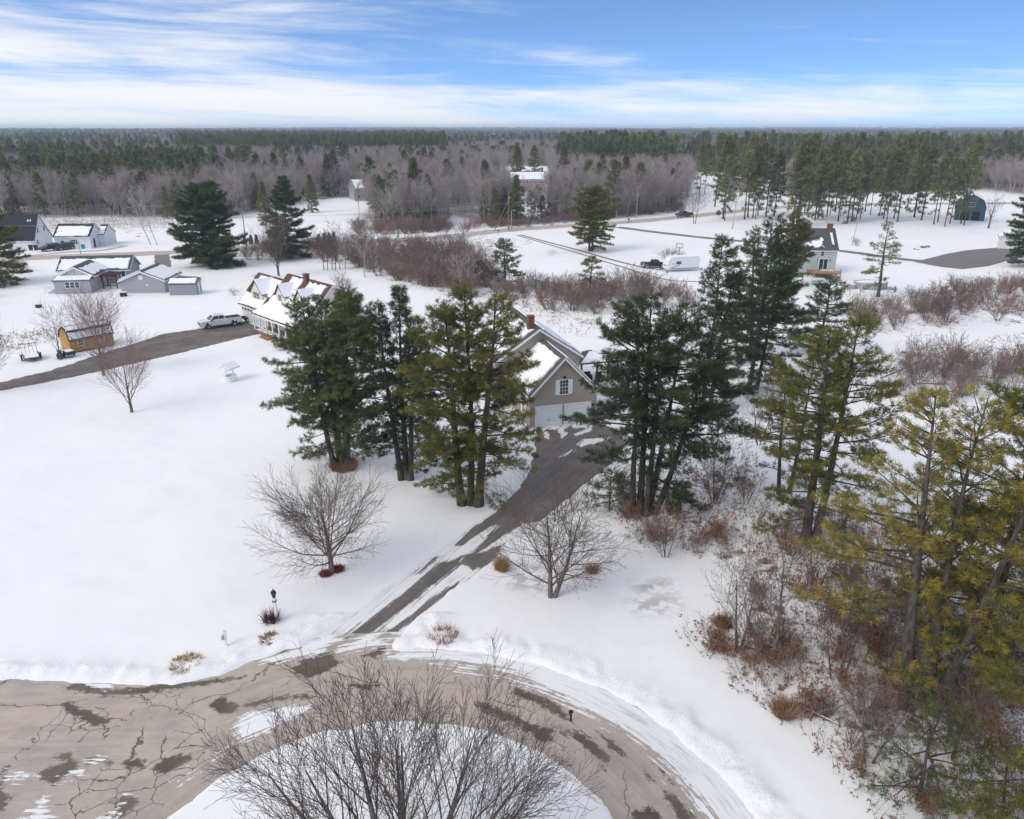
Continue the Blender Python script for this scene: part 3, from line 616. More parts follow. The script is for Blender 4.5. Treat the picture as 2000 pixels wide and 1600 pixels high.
def pine_parts(seed, h, rad, crown0, stems, dens=1.0, K=12, ln=0.34, wd=0.020, dead=6, r0=0.26, whorl=0.62, gap=0.18, tight=0.5, topround=0.62):
    """returns trunk segment lists, limb segments, tuft arrays"""
    R = random.Random(seed); rs = np.random.default_rng(seed); g = R.gauss
    trunks = []; limbs = []; TC = []; TD = []
    multi = len(stems) > 1
    for (dx, dy, lx, ly, hf) in stems:
        H_ = h*hf; n = 12; pts = []
        wob = (g(0, .10), g(0, .10)); ph = R.random()*6
        for i in range(n+1):
            t_ = i/n; e = t_**0.8
            pts.append((dx+lx*e+wob[0]*math.sin(t_*5+ph), dy+ly*e+wob[1]*math.cos(t_*4+ph), -0.2+H_*t_))
        tr = []
        rb = r0*(hf**0.8)*(0.85+0.3*R.random())
        for i in range(n):
            fa = 1-i/n; fb = 1-(i+1)/n
            flare = 1.35 if i == 0 else 1
            tr.append((*pts[i], *pts[i+1], rb*(0.08+0.92*fa)*flare, rb*(0.08+0.92*fb)))
        trunks.append(tr)
        out_az = math.atan2(ly, lx) if multi and (lx or ly) else None
        z = crown0*(0.42+0.2*R.random()); rot = R.random()*6.28
        while z < H_*0.985:
            t_ = z/H_; x = t_*n; i = min(int(x), n-1); s = x-i
            c = [pts[i][a]+(pts[i+1][a]-pts[i][a])*s for a in range(3)]
            tt = (t_-crown0/H_)/(1-crown0/H_); tt = max(0.0, min(1.0, tt))
            prof = (1-tt)**topround*(0.62+0.38*min(1, tt*3.2))+0.05
            for b_ in range(R.choice((3, 4, 4, 5))):
                rot += 6.28/4.3+g(0, 0.35)
                if R.random() < (.66 if z < crown0 else gap*(1.6 if tt < 0.3 else 1)): continue
                L = rad*prof*(0.62+0.6*R.random())
                if out_az is not None: L *= 0.62+0.38*math.cos(rot-out_az)+0.12
                if L < 0.25: L = 0.25
                el = math.radians(-8+48*tt**1.3+g(0, 8)); d = (math.cos(rot)*math.cos(el), math.sin(rot)*math.cos(el), math.sin(el))
                q = tuple(c); ns = max(3, int(L/0.55)); st = L/ns; br = 0.018+0.014*L
                bp = [q]
                for k in range(ns):
                    f = k/ns
                    d = norm3((d[0]+g(0, .07), d[1]+g(0, .07), d[2]+g(0, .05)+(0.10 if f > .45 else -0.035)))
                    q2 = (q[0]+d[0]*st, q[1]+d[1]*st, q[2]+d[2]*st)
                    limbs.append((*q, *q2, br*(1-f*.85), br*(1-(f+1/ns)*.85)+.003)); q = q2; bp.append(q)
                # fans of twigs with needle tufts
                m = max(3, int(L*5.2*dens))
                for k in range(m):
                    f = 0.30+0.70*(k+R.random())/m if tt < 0.75 else 0.12+0.88*(k+R.random())/m
                    x = min(f, .999)*ns; i2 = int(x); s2 = x-i2
                    w0 = [bp[i2][a]+(bp[i2+1][a]-bp[i2][a])*s2 for a in range(3)]
                    sgn = 1 if k % 2 else -1
                    ta = math.atan2(d[1], d[0])+sgn*math.radians(48+g(0, 14))
                    tl = (0.25+0.30*L*(1.08-f))*(0.6+0.7*R.random())
                    td = norm3((math.cos(ta), math.sin(ta), 0.16+g(0, .16)))
                    if tl > 0.35: limbs.append((*w0, w0[0]+td[0]*tl, w0[1]+td[1]*tl, w0[2]+td[2]*tl, .010, .005))
                    for u_ in ((1.0,) if tl < .35 else (0.62, 1.02) if tl < .8 else (.4, .72, 1.02)):
                        TC.append((w0[0]+td[0]*tl*u_+g(0, .05), w0[1]+td[1]*tl*u_+g(0, .05), w0[2]+td[2]*tl*u_+g(0, .04))); TD.append(td)
                TC.append(q); TD.append(d)
            z += whorl*(0.7+0.6*R.random())*(1-0.45*tt)
        TC.append(pts[-1]); TD.append((0, 0, 1))
        # dead lower branches
        for k in range(dead):
            z = crown0*(0.25+0.9*R.random()); t_ = z/H_; x = t_*n; i = int(x); s = x-i
            c = [pts[i][a]+(pts[i+1][a]-pts[i][a])*s for a in range(3)]
            a_ = R.random()*6.28; d = (math.cos(a_), math.sin(a_), g(-.1, .15)); q = tuple(c); st = (0.3+0.5*R.random())*rad/5
            for k2 in range(4):
                d = norm3((d[0]+g(0, .12), d[1]+g(0, .12), d[2]+g(0, .12))); q2 = tuple(q[a]+d[a]*st for a in range(3))
                limbs.append((*q, *q2, .022*(1-k2/5), .022*(1-(k2+1)/5)))
                if k2 > 0:
                    sdn = side_dir(d, .8, R.random()*6.28); limbs.append((*q2, *(q2[a]+sdn[a]*st*.8 for a in range(3)), .009, .004))
                q = q2
    C = np.array(TC); D = np.array(TD)
    V, Fc, tint = blades(C, D, np.full(len(C), ln), wd, K, rs)
    return trunks, limbs, (V, Fc, tint)
def pine_tree(name, label, base, h, rad, crown0, stems, fol, seed, group=None, cat='pine tree', rz=0, **kw):
    trunks, limbs, (V, Fc, tint) = pine_parts(seed, h, rad, crown0, stems, **kw)
    root = empty(name, base, rz, label, cat, group)
    for tr in trunks:
        Vt, Ft = tubes(tr, 9); link('trunk', np_mesh('trunk', Vt, Ft, [B_pine], smooth=True), root)
    Vt, Ft = tubes(limbs, 4); tag(link('limbs', np_mesh('limbs', Vt, Ft, [B_pine], smooth=True), root), kind='stuff')
    link('crown', np_mesh('crown', V, Fc, [FO[fol]], fattr={'tint': tint}), root)
    return root

ONE = [(0, 0, 0, 0, 1)]
def g2(px, py): return gp(px, py)
# the tall pines between the two driveways
pine_tree('white_pine', 'five stemmed pine nearest the cream house, low branches reaching left', g2(668, 912), 15.8, 4.3, 3.8, [(-.55, 0, -1.5, -.3, .93), (-.25, .3, -.7, .9, .92), (.05, -.1, -.2, -.4, .84), (.2, .35, .5, 1.2, .93), (.6, 0, .7, -.2, 1.0)], 'green', 101, K=17, ln=.30, wd=.019, topround=.68, dens=1.1, gap=.18, r0=.24)
pine_tree('white_pine', 'dark three stemmed pine between its two lighter neighbours', g2(789, 938), 15.9, 3.4, 3.7, [(-.25, 0, -1.0, .2, .94), (.15, .2, .1, .4, 1.0), (.5, -.1, .9, -.4, .86)], 'dark', 102, K=19, ln=.30, wd=.019, topround=.72, dens=1.15, gap=.10)
pine_tree('white_pine', 'broad stout pine standing beside the garage driveway bend', g2(921, 985), 17.0, 4.8, 4.0, [(-.6, 0, -1.1, .3, .93), (.0, .2, -.1, .5, 1.0), (.55, 0, 1.3, .0, .96)], 'olive', 103, K=18, ln=.30, wd=.019, topround=.66, dens=1.1, gap=.14, r0=.34)
pine_tree('white_pine', 'five stemmed pine right of the garage, trunks fanned out', g2(1256, 1002), 16.8, 4.9, 5.4, [(-.5, 0, -.9, .2, .97), (-.15, .2, -.1, .8, 1.0), (.1, -.2, .5, -.4, .93), (.4, .1, 1.7, .2, .95), (.7, -.1, 3.4, .0, .84)], 'dark', 104, K=17, ln=.30, wd=.019, topround=.66, dens=1.1, gap=.20, r0=.27, dead=9)
pine_tree('white_pine', 'olive two stemmed pine among brush in front of the far meadow', g2(1583, 1058), 16.2, 4.9, 4.4, [(-.25, 0, -.5, .2, .95), (.3, 0, .7, .2, 1.0)], 'olive', 105, K=18, ln=.30, wd=.019, dens=1.05, gap=.15, r0=.32)
pine_tree('white_pine', 'small twin stemmed pine tucked behind the olive pine', g2(1530, 965), 11.5, 3.2, 4.0, [(-.4, 0, -.5, .2, .9), (.4, 0, .6, .2, 1.0)], 'olive', 106, K=10, dens=.8, gap=.25, r0=.17)
pine_tree('white_pine', 'golden tipped pine leaning over the thicket at right', g2(1795, 1385), 16.4, 5.2, 2.4, [(-.5, .1, -1.2, 1.2, 1.0), (.2, .3, .9, 1.6, .97), (.6, -.2, 2.6, .6, .86)], 'gold', 107, K=24, ln=.25, wd=.0145, dens=.85, gap=.36, r0=.33, dead=8, whorl=.74)
pine_tree('white_pine', 'green pine at the right edge behind the golden one', g2(1945, 1290), 17.0, 5.4, 2.2, [(-.3, 0, -.8, .4, .97), (.4, 0, .8, .2, 1.0)], 'olive', 108, K=24, ln=.25, wd=.0145, dens=1.05, gap=.2, r0=.3)
pine_tree('white_pine', 'dark trunked pine cut off by the lower right corner', g2(2020, 1640), 15.0, 4.6, 1.6, [(0, 0, .9, .4, 1.0)], 'olive', 109, K=22, ln=.25, wd=.0145, dens=1.0, gap=.25, r0=.36)
pine_tree('white_pine', 'slim dark pine just behind the five stemmed one', g2(1372, 800), 17.6, 4.7, 3.4, [(0, 0, .5, .3, 1.0), (.8, .2, .9, .2, .8)], 'dark', 110, K=17, ln=.30, wd=.019, dens=.9, gap=.2)
pine_tree('white_pine', 'tallest pine of the dark stand left of the grey green house', g2(1462, 765), 19.0, 5.0, 2.6, [(0, 0, .6, .3, 1.0), (.9, .3, 1.6, .6, .86)], 'dark', 111, K=17, ln=.30, wd=.019, dens=1.0, gap=.18)
pine_tree('white_pine', 'dark pine with spreading top in front of the grey green house', g2(1470, 705), 16.4, 4.3, 2.4, [(-.4, 0, -.8, .3, 1.0), (.4, 0, .5, .3, .9)], 'green', 112, K=17, ln=.30, wd=.019, dens=1.0, gap=.18)
pine_tree('white_pine', 'low dense pine below the deck of the grey green house', g2(1600, 690), 9.8, 4.4, 1.2, ONE, 'dark', 113, K=11, dens=1.1, gap=.1)
pine_tree('white_pine', 'small dark pine beside the driveway at the foot of the fanned trunks', g2(1190, 995), 3.2, 2.3, .3, ONE, 'dark', 114, K=10, dens=1.1, gap=.1, r0=.1, dead=0)
pine_tree('white_pine', 'young pine sprawling in the lower right brush', g2(1790, 1560), 5.0, 3.4, .6, ONE, 'green', 115, K=18, ln=.25, wd=.0145, dens=.7, gap=.3, r0=.12)
# farther single pines
pine_tree('white_pine', 'full cone shaped pine behind the grey garage', g2(412, 520), 16.8, 7.4, 1.2, [(-.3, 0, -.6, 0, .97), (.3, 0, .4, 0, 1.0)], 'dark', 120, K=12, dens=1.15, gap=.0, ln=.55, wd=.036, topround=.62, whorl=.5, dead=0)
pine_tree('white_pine', 'tall pine behind the bare maple near the street', g2(566, 505), 17.4, 6.2, 1.6, ONE, 'dark', 121, K=11, dens=1.1, gap=.04, ln=.55, wd=.032, topround=.8)
pine_tree('white_pine', 'lone round topped pine in the snow field by the wheel tracks', g2(1154, 491), 14.8, 6.0, 2.4, [(-.2, 0, -.5, 0, .96), (.2, 0, .4, 0, 1.0)], 'olive', 122, K=11, dens=1.15, gap=.06, ln=.46, wd=.032, topround=.55)
pine_tree('white_pine', 'pine cut off by the left edge above the ranch house', g2(-6, 556), 16.4, 7.2, 1.6, ONE, 'olive', 123, K=11, dens=1.1, gap=.1, ln=.46, wd=.032)
pine_tree('white_pine', 'thin sparse pine by the round pool', g2(1713, 580), 12.6, 4.6, 1.8, ONE, 'olive', 124, K=9, dens=.75, gap=.42, ln=.36, wd=.026, topround=.8, whorl=.95)
pine_tree('white_pine', 'dark green pine cut off by the right edge beside the lot', g2(2003, 520), 19.0, 6.4, 2.6, ONE, 'dark', 125, K=11, dens=1.05, gap=.12, ln=.48, wd=.032)
pine_tree('white_pine', 'small blue green pine rising from the hedge brush', g2(985, 562), 8.8, 3.9, .5, ONE, 'dark', 126, K=9, dens=1.0, gap=.14, ln=.40, wd=.028)
pine_tree('white_pine', 'little bushy pine at the hedge before the snow field', g2(1153, 575), 6.6, 2.8, 1.6, ONE, 'olive', 127, K=9, dens=1.1, gap=.12, ln=.36, wd=.026)
pine_tree('white_pine', 'tiny dark pine at the left end of the hedge', g2(937, 560), 4.8, 2.1, .4, ONE, 'dark', 128, K=9, dens=1.0, gap=.1, ln=.36, wd=.026)
pine_tree('white_pine', 'tall pine behind the grey green house roof', g2(1530, 560), 13.6, 4.0, 3.4, [(0, 0, .4, 0, 1.0), (.7, 0, 1.2, 0, .9)], 'olive', 129, K=9, dens=.9, gap=.12, ln=.46, wd=.032)

# bare trees of the lawns
UPS = dict(levels=3, rmin=.008, kids=[22, 12, 6, 3], ang=[36, 28, 30, 32], len=[1.15, .5, .55, .5], start=[.14, .15, .12, .15], fall=[.5, .5, .4, .3])
bare_tree('maple_tree', 'large bare many limbed tree on the island in the foreground', (-4.0, 19.4, 0.05), 10.1, .19, 201,
          dict(levels=3, kids=[11, 10, 6, 3], ang=[30, 28, 30, 30], len=[.60, .52, .55, .5], start=[.30, .15, .15, .15], fall=[.45, .35, .3, .3], up=[.03, .045, .045, .04, .03], wander=[.025, .035, .045, .06, .06], step=[.6, .5, .4, .3, .3], rmin=.0065, rad=[.36, .45, .55, .62]),
          stems=[(-.5, .1, -.80, .25, .95), (-.3, .2, -.5, .1, .95), (-.15, .35, -.30, .3, 1.0), (.1, -.1, .02, .20, .98), (.35, .25, .42, .30, .97), (.45, .1, .68, .3, .92), (.5, 0, 1.0, .15, .88), (-.3, -.3, -.6, -.4, .8), (.3, -.3, .5, -.5, .75), (0, .4, -.12, .55, .85)])
bare_tree('maple_tree', 'round crowned bare maple with red mulch at its foot', g2(648, 1118), 8.3, .20, 202, dict(levels=3, kids=[30, 13, 7, 3], ang=[58, 32, 32, 34], len=[1.05, .46, .55, .5], start=[.17, .12, .1, .1], fall=[.45, .4, .3, .3], rmin=.007))
bare_tree('maple_tree', 'forked bare maple on the lawn right of the driveway', g2(1077, 1166), 8.8, .17, 203, dict(levels=3, rmin=.007, kids=[22, 12, 6, 3], ang=[60, 36, 34, 34], len=[.78, .48, .55, .5], start=[.12, .15, .15, .15]), stems=[(-.05, 0, -.06, .05, 1.0), (.12, 0, .38, .1, .95)])
bare_tree('maple_tree', 'bare upswept maple on the open lawn left of centre', g2(258, 806), 9.6, .16, 204, dict(UPS, ang=[42, 28, 30, 32]), mats=(B_maple, B_red))
bare_tree('maple_tree', 'tall bare maple in front of the yellow shed', g2(203, 733), 11.4, .17, 205, dict(UPS), mats=(B_maple, B_red))
bare_tree('maple_tree', 'slender young bare tree left of the yellow shed', g2(119, 703), 7.2, .09, 206, dict(UPS, kids=[12, 8, 4, 2], len=[.6, .5, .5, .5], ang=[30, 28, 30, 32]))
bare_tree('maple_tree', 'big bare fan shaped maple behind the cream house', g2(545, 541), 13.6, .24, 207, dict(UPS, kids=[19, 12, 6, 4], rmin=.010), mats=(B_maple, B_twig))
bare_tree('maple_tree', 'twiggy bare tree peeking in at the left edge', g2(-28, 770), 8.4, .15, 208, dict(UPS, ang=[46, 30, 30, 32]))
# saplings of the lower right thicket
SAP = [((1441, 1272), 6.6, .10, 'twin stemmed bare sapling at the thicket corner', [(-.05, 0, -.1, 0, 1), (.1, 0, .25, .1, .9)]), ((1515, 1288), 8.6, .10, 'straight tall bare sapling beside the twin stemmed one', None), ((1860, 1480), 5.6, .09, 'bushy bare sapling at the lower right snow edge', None),
       ((1640, 1330), 6.8, .06, 'spindly sapling under the golden pine', [(0, 0, -.1, 0, 1), (.3, .2, .1, 0, .9), (-.3, .1, -.2, .1, .85)]), ((1690, 1490), 5.2, .07, 'crooked bare sapling before the golden pine', [(0, 0, -.2, 0, 1), (.2, 0, .3, 0, .9)]), ((1300, 1090), 3.6, .04, 'thin reddish sapling clump at the brush edge', [(0, 0, -.2, 0, 1), (.1, 0, .2, 0, .9), (0, .2, 0, .2, .95), (-.1, 0, -.35, 0, .8)]),
       ((1395, 985), 6.0, .05, 'upright reddish sapling clump behind the brush', [(0, 0, -.1, 0, 1), (.1, 0, .15, 0, .95), (0, .2, 0, .2, .9), (-.1, 0, -.3, 0, .8), (.2, 0, .35, .1, .85)]), ((1455, 985), 3.6, .04, 'short fan shaped sapling right of the reddish clump', [(0, 0, -.2, 0, 1), (.1, 0, .3, 0, .95), (0, .2, 0, .2, .9)]), ((1420, 1180), 6.2, .05, 'pale thin sapling in the gap of the thicket', None), ((1700, 1240), 7.0, .07, 'leaning bare sapling left of the golden pine trunk', [(0, 0, .12, 0, 1)]), ((1590, 1160), 5.4, .06, 'forked sapling in front of the olive pine foot', [(0, 0, -.2, 0, 1), (.1, 0, .25, 0, .9)]),
       ((1960, 1590), 6.5, .08, 'dark bare sapling in the lower right corner', [(0, 0, -.2, 0, 1), (.1, 0, .25, 0, .9)]), ((1480, 870), 6.5, .06, 'thin bare sapling between the dark pines', [(0, 0, -.2, 0, 1), (.1, 0, .25, 0, .9)]), ((1330, 640), 7.0, .06, 'bare sapling pair at the hedge left of the dark pines', [(0, 0, -.1, 0, 1), (.8, 0, .15, 0, .9)]),
       ((640, 528), 9.0, .10, 'grey sapling clump at the hedge end behind the cream house', [(-.6, 0, -.05, 0, 1), (0, 0, .05, 0, .95), (.7, .2, .1, 0, 1), (1.3, 0, .1, 0, .9)]), ((668, 526), 10.5, .11, 'pale tall birch pair above the hedge brush', [(-.3, 0, -.04, 0, 1), (.5, 0, .06, 0, .95)]), ((712, 542), 9.5, .10, 'single thin birch in the hedge brush', None),
       ((295, 478), 15.0, .13, 'leaning pale birch pair by the street', [(0, 0, -.28, 0, 1), (1.2, 0, -.22, 0, .95)]), ((905, 575), 8.0, .09, 'whitish bare tree in the hedge behind the broad pine', [(0, 0, -.2, 0, 1), (.2, 0, .2, 0, .95)]), ((840, 560), 9.0, .10, 'bare spreading tree at the hedge bend', [(0, 0, -.25, 0, 1), (.2, 0, .25, 0, .95)]),
       ((1356, 437), 12.5, .14, 'forked bare tree at the street verge', [(-.1, 0, -.12, 0, 1), (.2, 0, .12, 0, .95)]), ((1430, 448), 16.0, .20, 'tall pale bare tree standing alone on the snowy verge', [(0, 0, .08, 0, 1)]), ((1930, 446), 10.0, .28, 'stout bare tree before the blue barn', None), ((1845, 630), 6.5, .07, 'vase shaped bare sapling over the far right hedge', [(0, 0, -.3, 0, 1), (.1, 0, .3, 0, .95), (0, .1, 0, .2, 1)])]
for k, (q, h_, r_, lb, st_) in enumerate(SAP):
    pale = 'birch' in lb or 'pale' in lb or 'whitish' in lb
    bare_tree('birch_tree' if 'birch' in lb else 'sapling' if 'sapling' in lb else 'bare_tree', lb, g2(*q), h_, r_, 300+k, dict(kids=[11, 7, 4, 2], ang=[40, 34, 34, 34], len=[.62, .46, .5, .5], start=[.26, .2, .15, .15], rmin=.005 if q[1] > 800 else .010), st_, cat='tree', mats=(B_pale, B_pale) if pale else (B_maple, B_red if 'red' in lb else B_twig))
# ------------------------------------------------------------------ buildings
def Tface(face, off):
    """maps wall coordinates (a, z, out) to the house's own axes; face: which way the wall looks"""
    if face == '-y': return lambda a, z, o: (a, off-o, z)
    if face == '+y': return lambda a, z, o: (a, off+o, z)
    if face == '-x': return lambda a, z, o: (off-o, a, z)
    return lambda a, z, o: (off+o, a, z)
def fbox(mb, T, a0, a1, z0, z1, o0, o1):
    P = [T(a, z, o) for o in (o0, o1) for z in (z0, z1) for a in (a0, a1)]
    mb.add(P, [(0, 1, 3, 2), (4, 6, 7, 5), (0, 4, 5, 1), (2, 3, 7, 6), (0, 2, 6, 4), (1, 5, 7, 3)]); return mb
def window(root, T, a0, a1, z0, z1, sash=1, grid=(2, 2), trim=0.07, shutters=None, fm=None, name='window'):
    """frame ring > pane per sash, muntins, optional shutters as parts of the house"""
    fm = fm or M_white; mb = MB()
    fbox(mb, T, a0-trim, a1+trim, z1, z1+trim, -.02, .05); fbox(mb, T, a0-trim, a1+trim, z0-trim, z0, -.02, .07)
    fbox(mb, T, a0-trim, a0, z0, z1, -.02, .05); fbox(mb, T, a1, a1+trim, z0, z1, -.02, .05)
    wo_ = mb.build(name, fm, root); wd = (a1-a0)/sash
    for k in range(sash):
        p0 = a0+wd*k+(0.03 if k else 0); p1 = a0+wd*(k+1)
        fbox(MB(), T, p0, p1, z0, z1, -.02, .012).build('pane', M_glass, wo_)
        if k: fbox(MB(), T, p0-.06, p0, z0, z1, -.02, .045).build('mullion', fm, wo_)
        mid = (z0+z1)/2
        fbox(MB(), T, p0, p1, mid-.025, mid+.025, .013, .035).build('rail', fm, wo_)
        if grid:
            for i in range(1, grid[0]):
                x = p0+(p1-p0)*i/grid[0]; fbox(MB(), T, x-.010, x+.010, z0, z1, .013, .026).build('muntin', fm, wo_)
            for j in range(1, grid[1]*2):
                if j == grid[1]: continue
                zz = z0+(z1-z0)*j/(grid[1]*2); fbox(MB(), T, p0, p1, zz-.009, zz+.009, .013, .024).build('muntin', fm, wo_)
    if shutters:
        sm, sw = shutters
        for (b0, b1) in ((a0-trim-sw, a0-trim), (a1+trim, a1+trim+sw)):
            fbox(MB(), T, b0, b1, z0-.03, z1+.03, -.01, .055).build('shutter', sm, root)
    return wo_
def garage_door(root, T, a0, a1, z1, lights=0, dm=None):
    mb = MB(); fbox(mb, T, a0-.12, a0, 0, z1+.12, -.02, .06); fbox(mb, T, a1, a1+.12, 0, z1+.12, -.02, .06); fbox(mb, T, a0, a1, z1, z1+.12, -.02, .06)
    d = mb.build('garage_door', M_white, root); n = 4
    for k in range(n):
        zz0 = 0.02+(z1-.02)*k/n; zz1 = 0.02+(z1-.02)*(k+1)/n-.018
        p_ = fbox(MB(), T, a0+.01, a1-.01, zz0, zz1, -.02, .02).build('panel', dm or M_white, d)
        if lights and k == n-1:
            for j in range(lights):
                b0 = a0+(a1-a0)*(j+.12)/lights; b1 = a0+(a1-a0)*(j+.88)/lights
                fbox(MB(), T, b0, b1, zz0+.10, zz1-.08, .0205, .03).build('pane', M_glass, d)
    fbox(MB(), T, (a0+a1)/2-.10, (a0+a1)/2+.10, z1*.33, z1*.33+.05, .021, .06).build('handle', M_black, d)
    return d
def door(root, T, a0, a1, z0, z1, dm, glass=True):
    mb = MB(); fbox(mb, T, a0-.08, a0, z0, z1+.08, -.02, .05); fbox(mb, T, a1, a1+.08, z0, z1+.08, -.02, .05); fbox(mb, T, a0, a1, z1, z1+.08, -.02, .05)
    d = mb.build('door', M_white, root); fbox(MB(), T, a0, a1, z0+.01, z1, -.02, .02).build('leaf', dm, d)
    if glass: fbox(MB(), T, a0+.15, a1-.15, z0+(z1-z0)*.45, z1-.15, .021, .03).build('pane', M_glass, d)
    fbox(MB(), T, a1-.14, a1-.08, z0+.95, z0+1.05, .021, .07).build('handle', M_black, d)
    return d
def slab(A, B, C_, D, th):
    """solid plate over the quad A B C D, thickness th along its normal (up)"""
    A, B, C_, D = map(Vector, (A, B, C_, D)); n = (B-A).cross(D-A).normalized()
    if n.z < 0: n = -n
    return MB().loft([A, B, C_, D], [p+n*th for p in (A, B, C_, D)])
def snow_on(parent, A, B, D, u0, u1, v0, v1, th=0.13, jag=0.22, seed=1, lift=0.02, holes=None):
    """ragged plate of snow on the roof plane A + u*(B-A) + v*(D-A); u, v in 0..1"""
    R = random.Random(seed); A, B, D = Vector(A), Vector(B), Vector(D); ex_ = B-A; ey_ = D-A; lx, ly = ex_.length, ey_.length
    n = ex_.cross(ey_).normalized(); n = n if n.z > 0 else -n
    pts = []
    def run(p0, p1):
        L = math.hypot((p1[0]-p0[0])*lx, (p1[1]-p0[1])*ly); k = max(2, int(L/0.35)); w_ = 0
        for i in range(k):
            s = i/k; w_ = w_*.6+R.gauss(0, jag*.35)
            du, dv = p1[0]-p0[0], p1[1]-p0[1]; q = math.hypot(du*lx, dv*ly)
            inx, iny = -dv*ly/q, du*lx/q
            o_ = abs(w_)
            pts.append((p0[0]+du*s+inx*o_/lx, p0[1]+dv*s+iny*o_/ly))
    c = [(u0, v0), (u1, v0), (u1, v1), (u0, v1)]
    for i in range(4): run(c[i], c[(i+1) % 4])
    lo = [A+ex_*u+ey_*v+n*lift for u, v in pts]; ctr = (A+ex_*(u0+u1)/2+ey_*(v0+v1)/2)
    hi = [p+(ctr-p).normalized()*th*.5+n*th for p in lo]
    return MB().loft(lo, hi).build('snow', M_snow, parent)
def gable_block(root, x0, x1, y0, y1, eave, ridge, axis, wall, roofm, over=0.3, th=0.14, ry=None, z0=0.0, eave_b=None, rake=True, wname='wall', ov_lo=None):
    """walls with gables + two roof plates; axis = direction of the ridge. returns roof parts and their planes"""
    eb = eave if eave_b is None else eave_b
    if axis == 'x':
        rc = (y0+y1)/2 if ry is None else ry
        prof = [(x0, y0, z0), (x0, y1, z0), (x0, y1, eb), (x0, rc, ridge), (x0, y0, eave)]; vec = (x1-x0, 0, 0)
        S = lambda a, c, z: (a, c, z); a0, a1, c0, c1 = x0, x1, y0, y1
    else:
        rc = (x0+x1)/2 if ry is None else ry
        prof = [(x0, y0, z0), (x1, y0, z0), (x1, y0, eb), (rc, y0, ridge), (x0, y0, eave)]; vec = (0, y1-y0, 0)
        S = lambda a, c, z: (c, a, z); a0, a1, c0, c1 = y0, y1, x0, x1
    w_ = MB().prism(prof, vec).build(wname, wall, root)
    planes = []
    for (ce, ze) in ((c0, eave), (c1, eb)):
        sl = (ridge-ze)/abs(rc-ce); sg = -1 if ce < rc else 1; ol = over if ov_lo is None else ov_lo
        A = S(a0-over, ce+sg*ol, ze-sl*ol+.01); B = S(a1+over, ce+sg*ol, ze-sl*ol+.01); C_ = S(a1+over, rc-sg*0.0, ridge+.01); D = S(a0-over, rc-sg*0.0, ridge+.01)
        r_ = slab(A, B, C_, D, th).build('roof', roofm, root)
        up_ = Vector(B)-Vector(A); n = up_.cross(Vector(D)-Vector(A)).normalized(); n = n if n.z > 0 else -n
        off = n*th
        planes.append((r_, Vector(A)+off, Vector(B)+off, Vector(D)+off))
        fb = MB(); 
        fb.loft([Vector(p)+Vector((0, 0, -.16)) for p in (A, B)]+[Vector(p)+Vector((0, 0, -.005)) for p in (B, A)], [Vector(p)+Vector((0, 0, -.16))+Vector(S(0, sg*.03, 0)) for p in (A, B)]+[Vector(p)+Vector((0, 0, .10))+Vector(S(0, sg*.03, 0)) for p in (B, A)])
        fb.build('fascia', M_white, root)
        if rake:
            for (P0, P1, s2) in ((A, D, -1), (B, C_, 1)):
                q = Vector(S(s2*.035, 0, 0)); dn = Vector((0, 0, -.17)); u_ = Vector((0, 0, .10))
                MB().loft([Vector(P0)+dn, Vector(P1)+dn, Vector(P1)+u_, Vector(P0)+u_], [Vector(P0)+dn+q, Vector(P1)+dn+q, Vector(P1)+u_+q, Vector(P0)+u_+q]).build('rake_board', M_white, root)
    return w_, planes
def chimney(parent, x, y, z0, z1, w_=0.7, d=0.7):
    mb = MB().box(x-w_/2, x+w_/2, y-d/2, y+d/2, z0, z1); c = mb.build('chimney', M_brick, parent)
    MB().box(x-w_/2-.06, x+w_/2+.06, y-d/2-.06, y+d/2+.06, z1, z1+.12).build('cap', M_brick, c)
    return c
rad_ = math.radians
# --- tan house with its garage in front
H1 = empty('tan_house', (4.93, 68.4, 0), rad_(16), 'tan clapboard house with steep two door garage in front', 'house')
w_, pl = gable_block(H1, -3.38, 3.38, 0, 6.6, 3.25, 6.75, 'y', S_tan, M_shingle_grey, .28, ov_lo=.12)
snow_on(pl[0][0], *pl[0][1:], .06, .97, .03, .95, seed=3); snow_on(pl[1][0], *pl[1][1:], .05, .98, .03, .93, seed=4)
w_, pl = gable_block(H1, -4.9, 4.1, 6.62, 16.6, 4.9, 7.9, 'y', S_tan, M_shingle_grey, .30, ry=-.4)
snow_on(pl[0][0], *pl[0][1:], .05, .98, .03, .93, seed=5); snow_on(pl[1][0], *pl[1][1:], .03, .98, .03, .90, seed=6)
chimney(H1, -.95, 7.7, 7.2, 9.0, .62, .62)
T = Tface('-y', 0.0)
garage_door(H1, T, -2.72, -.22, 2.02); garage_door(H1, T, .22, 2.72, 2.02)
window(H1, T, -.39, .45, 3.15, 4.55, 1, (3, 2), shutters=(M_white, .36))
for a_ in (-3.05, 3.05):
    l_ = fbox(MB(), T, a_-.07, a_+.07, 1.62, 1.92, -.01, .12).build('wall_lamp', M_black, H1)
fbox(MB(), T, -.08, .14, 4.78, 4.95, -.01, .22).build('flood_lamp', M_black, H1)
for (a_, b_) in ((-3.40, -3.28), (3.28, 3.40)): fbox(MB(), T, a_, b_, 0, 3.2, -.01, .03).build('corner_board', S_tan, H1)
T = Tface('-x', -3.38)
window(H1, T, 1.5, 2.4, .85, 2.05, 1, (2, 2), shutters=(M_white, .32))
T = Tface('+x', 4.1); window(H1, T, 9.5, 10.5, 1.0, 2.3); window(H1, T, 12.5, 13.5, 1.0, 2.3)
T = Tface('-x', -4.9)
for a_ in (8.2, 10.6, 13.4): window(H1, T, a_, a_+.95, 1.0, 2.4)
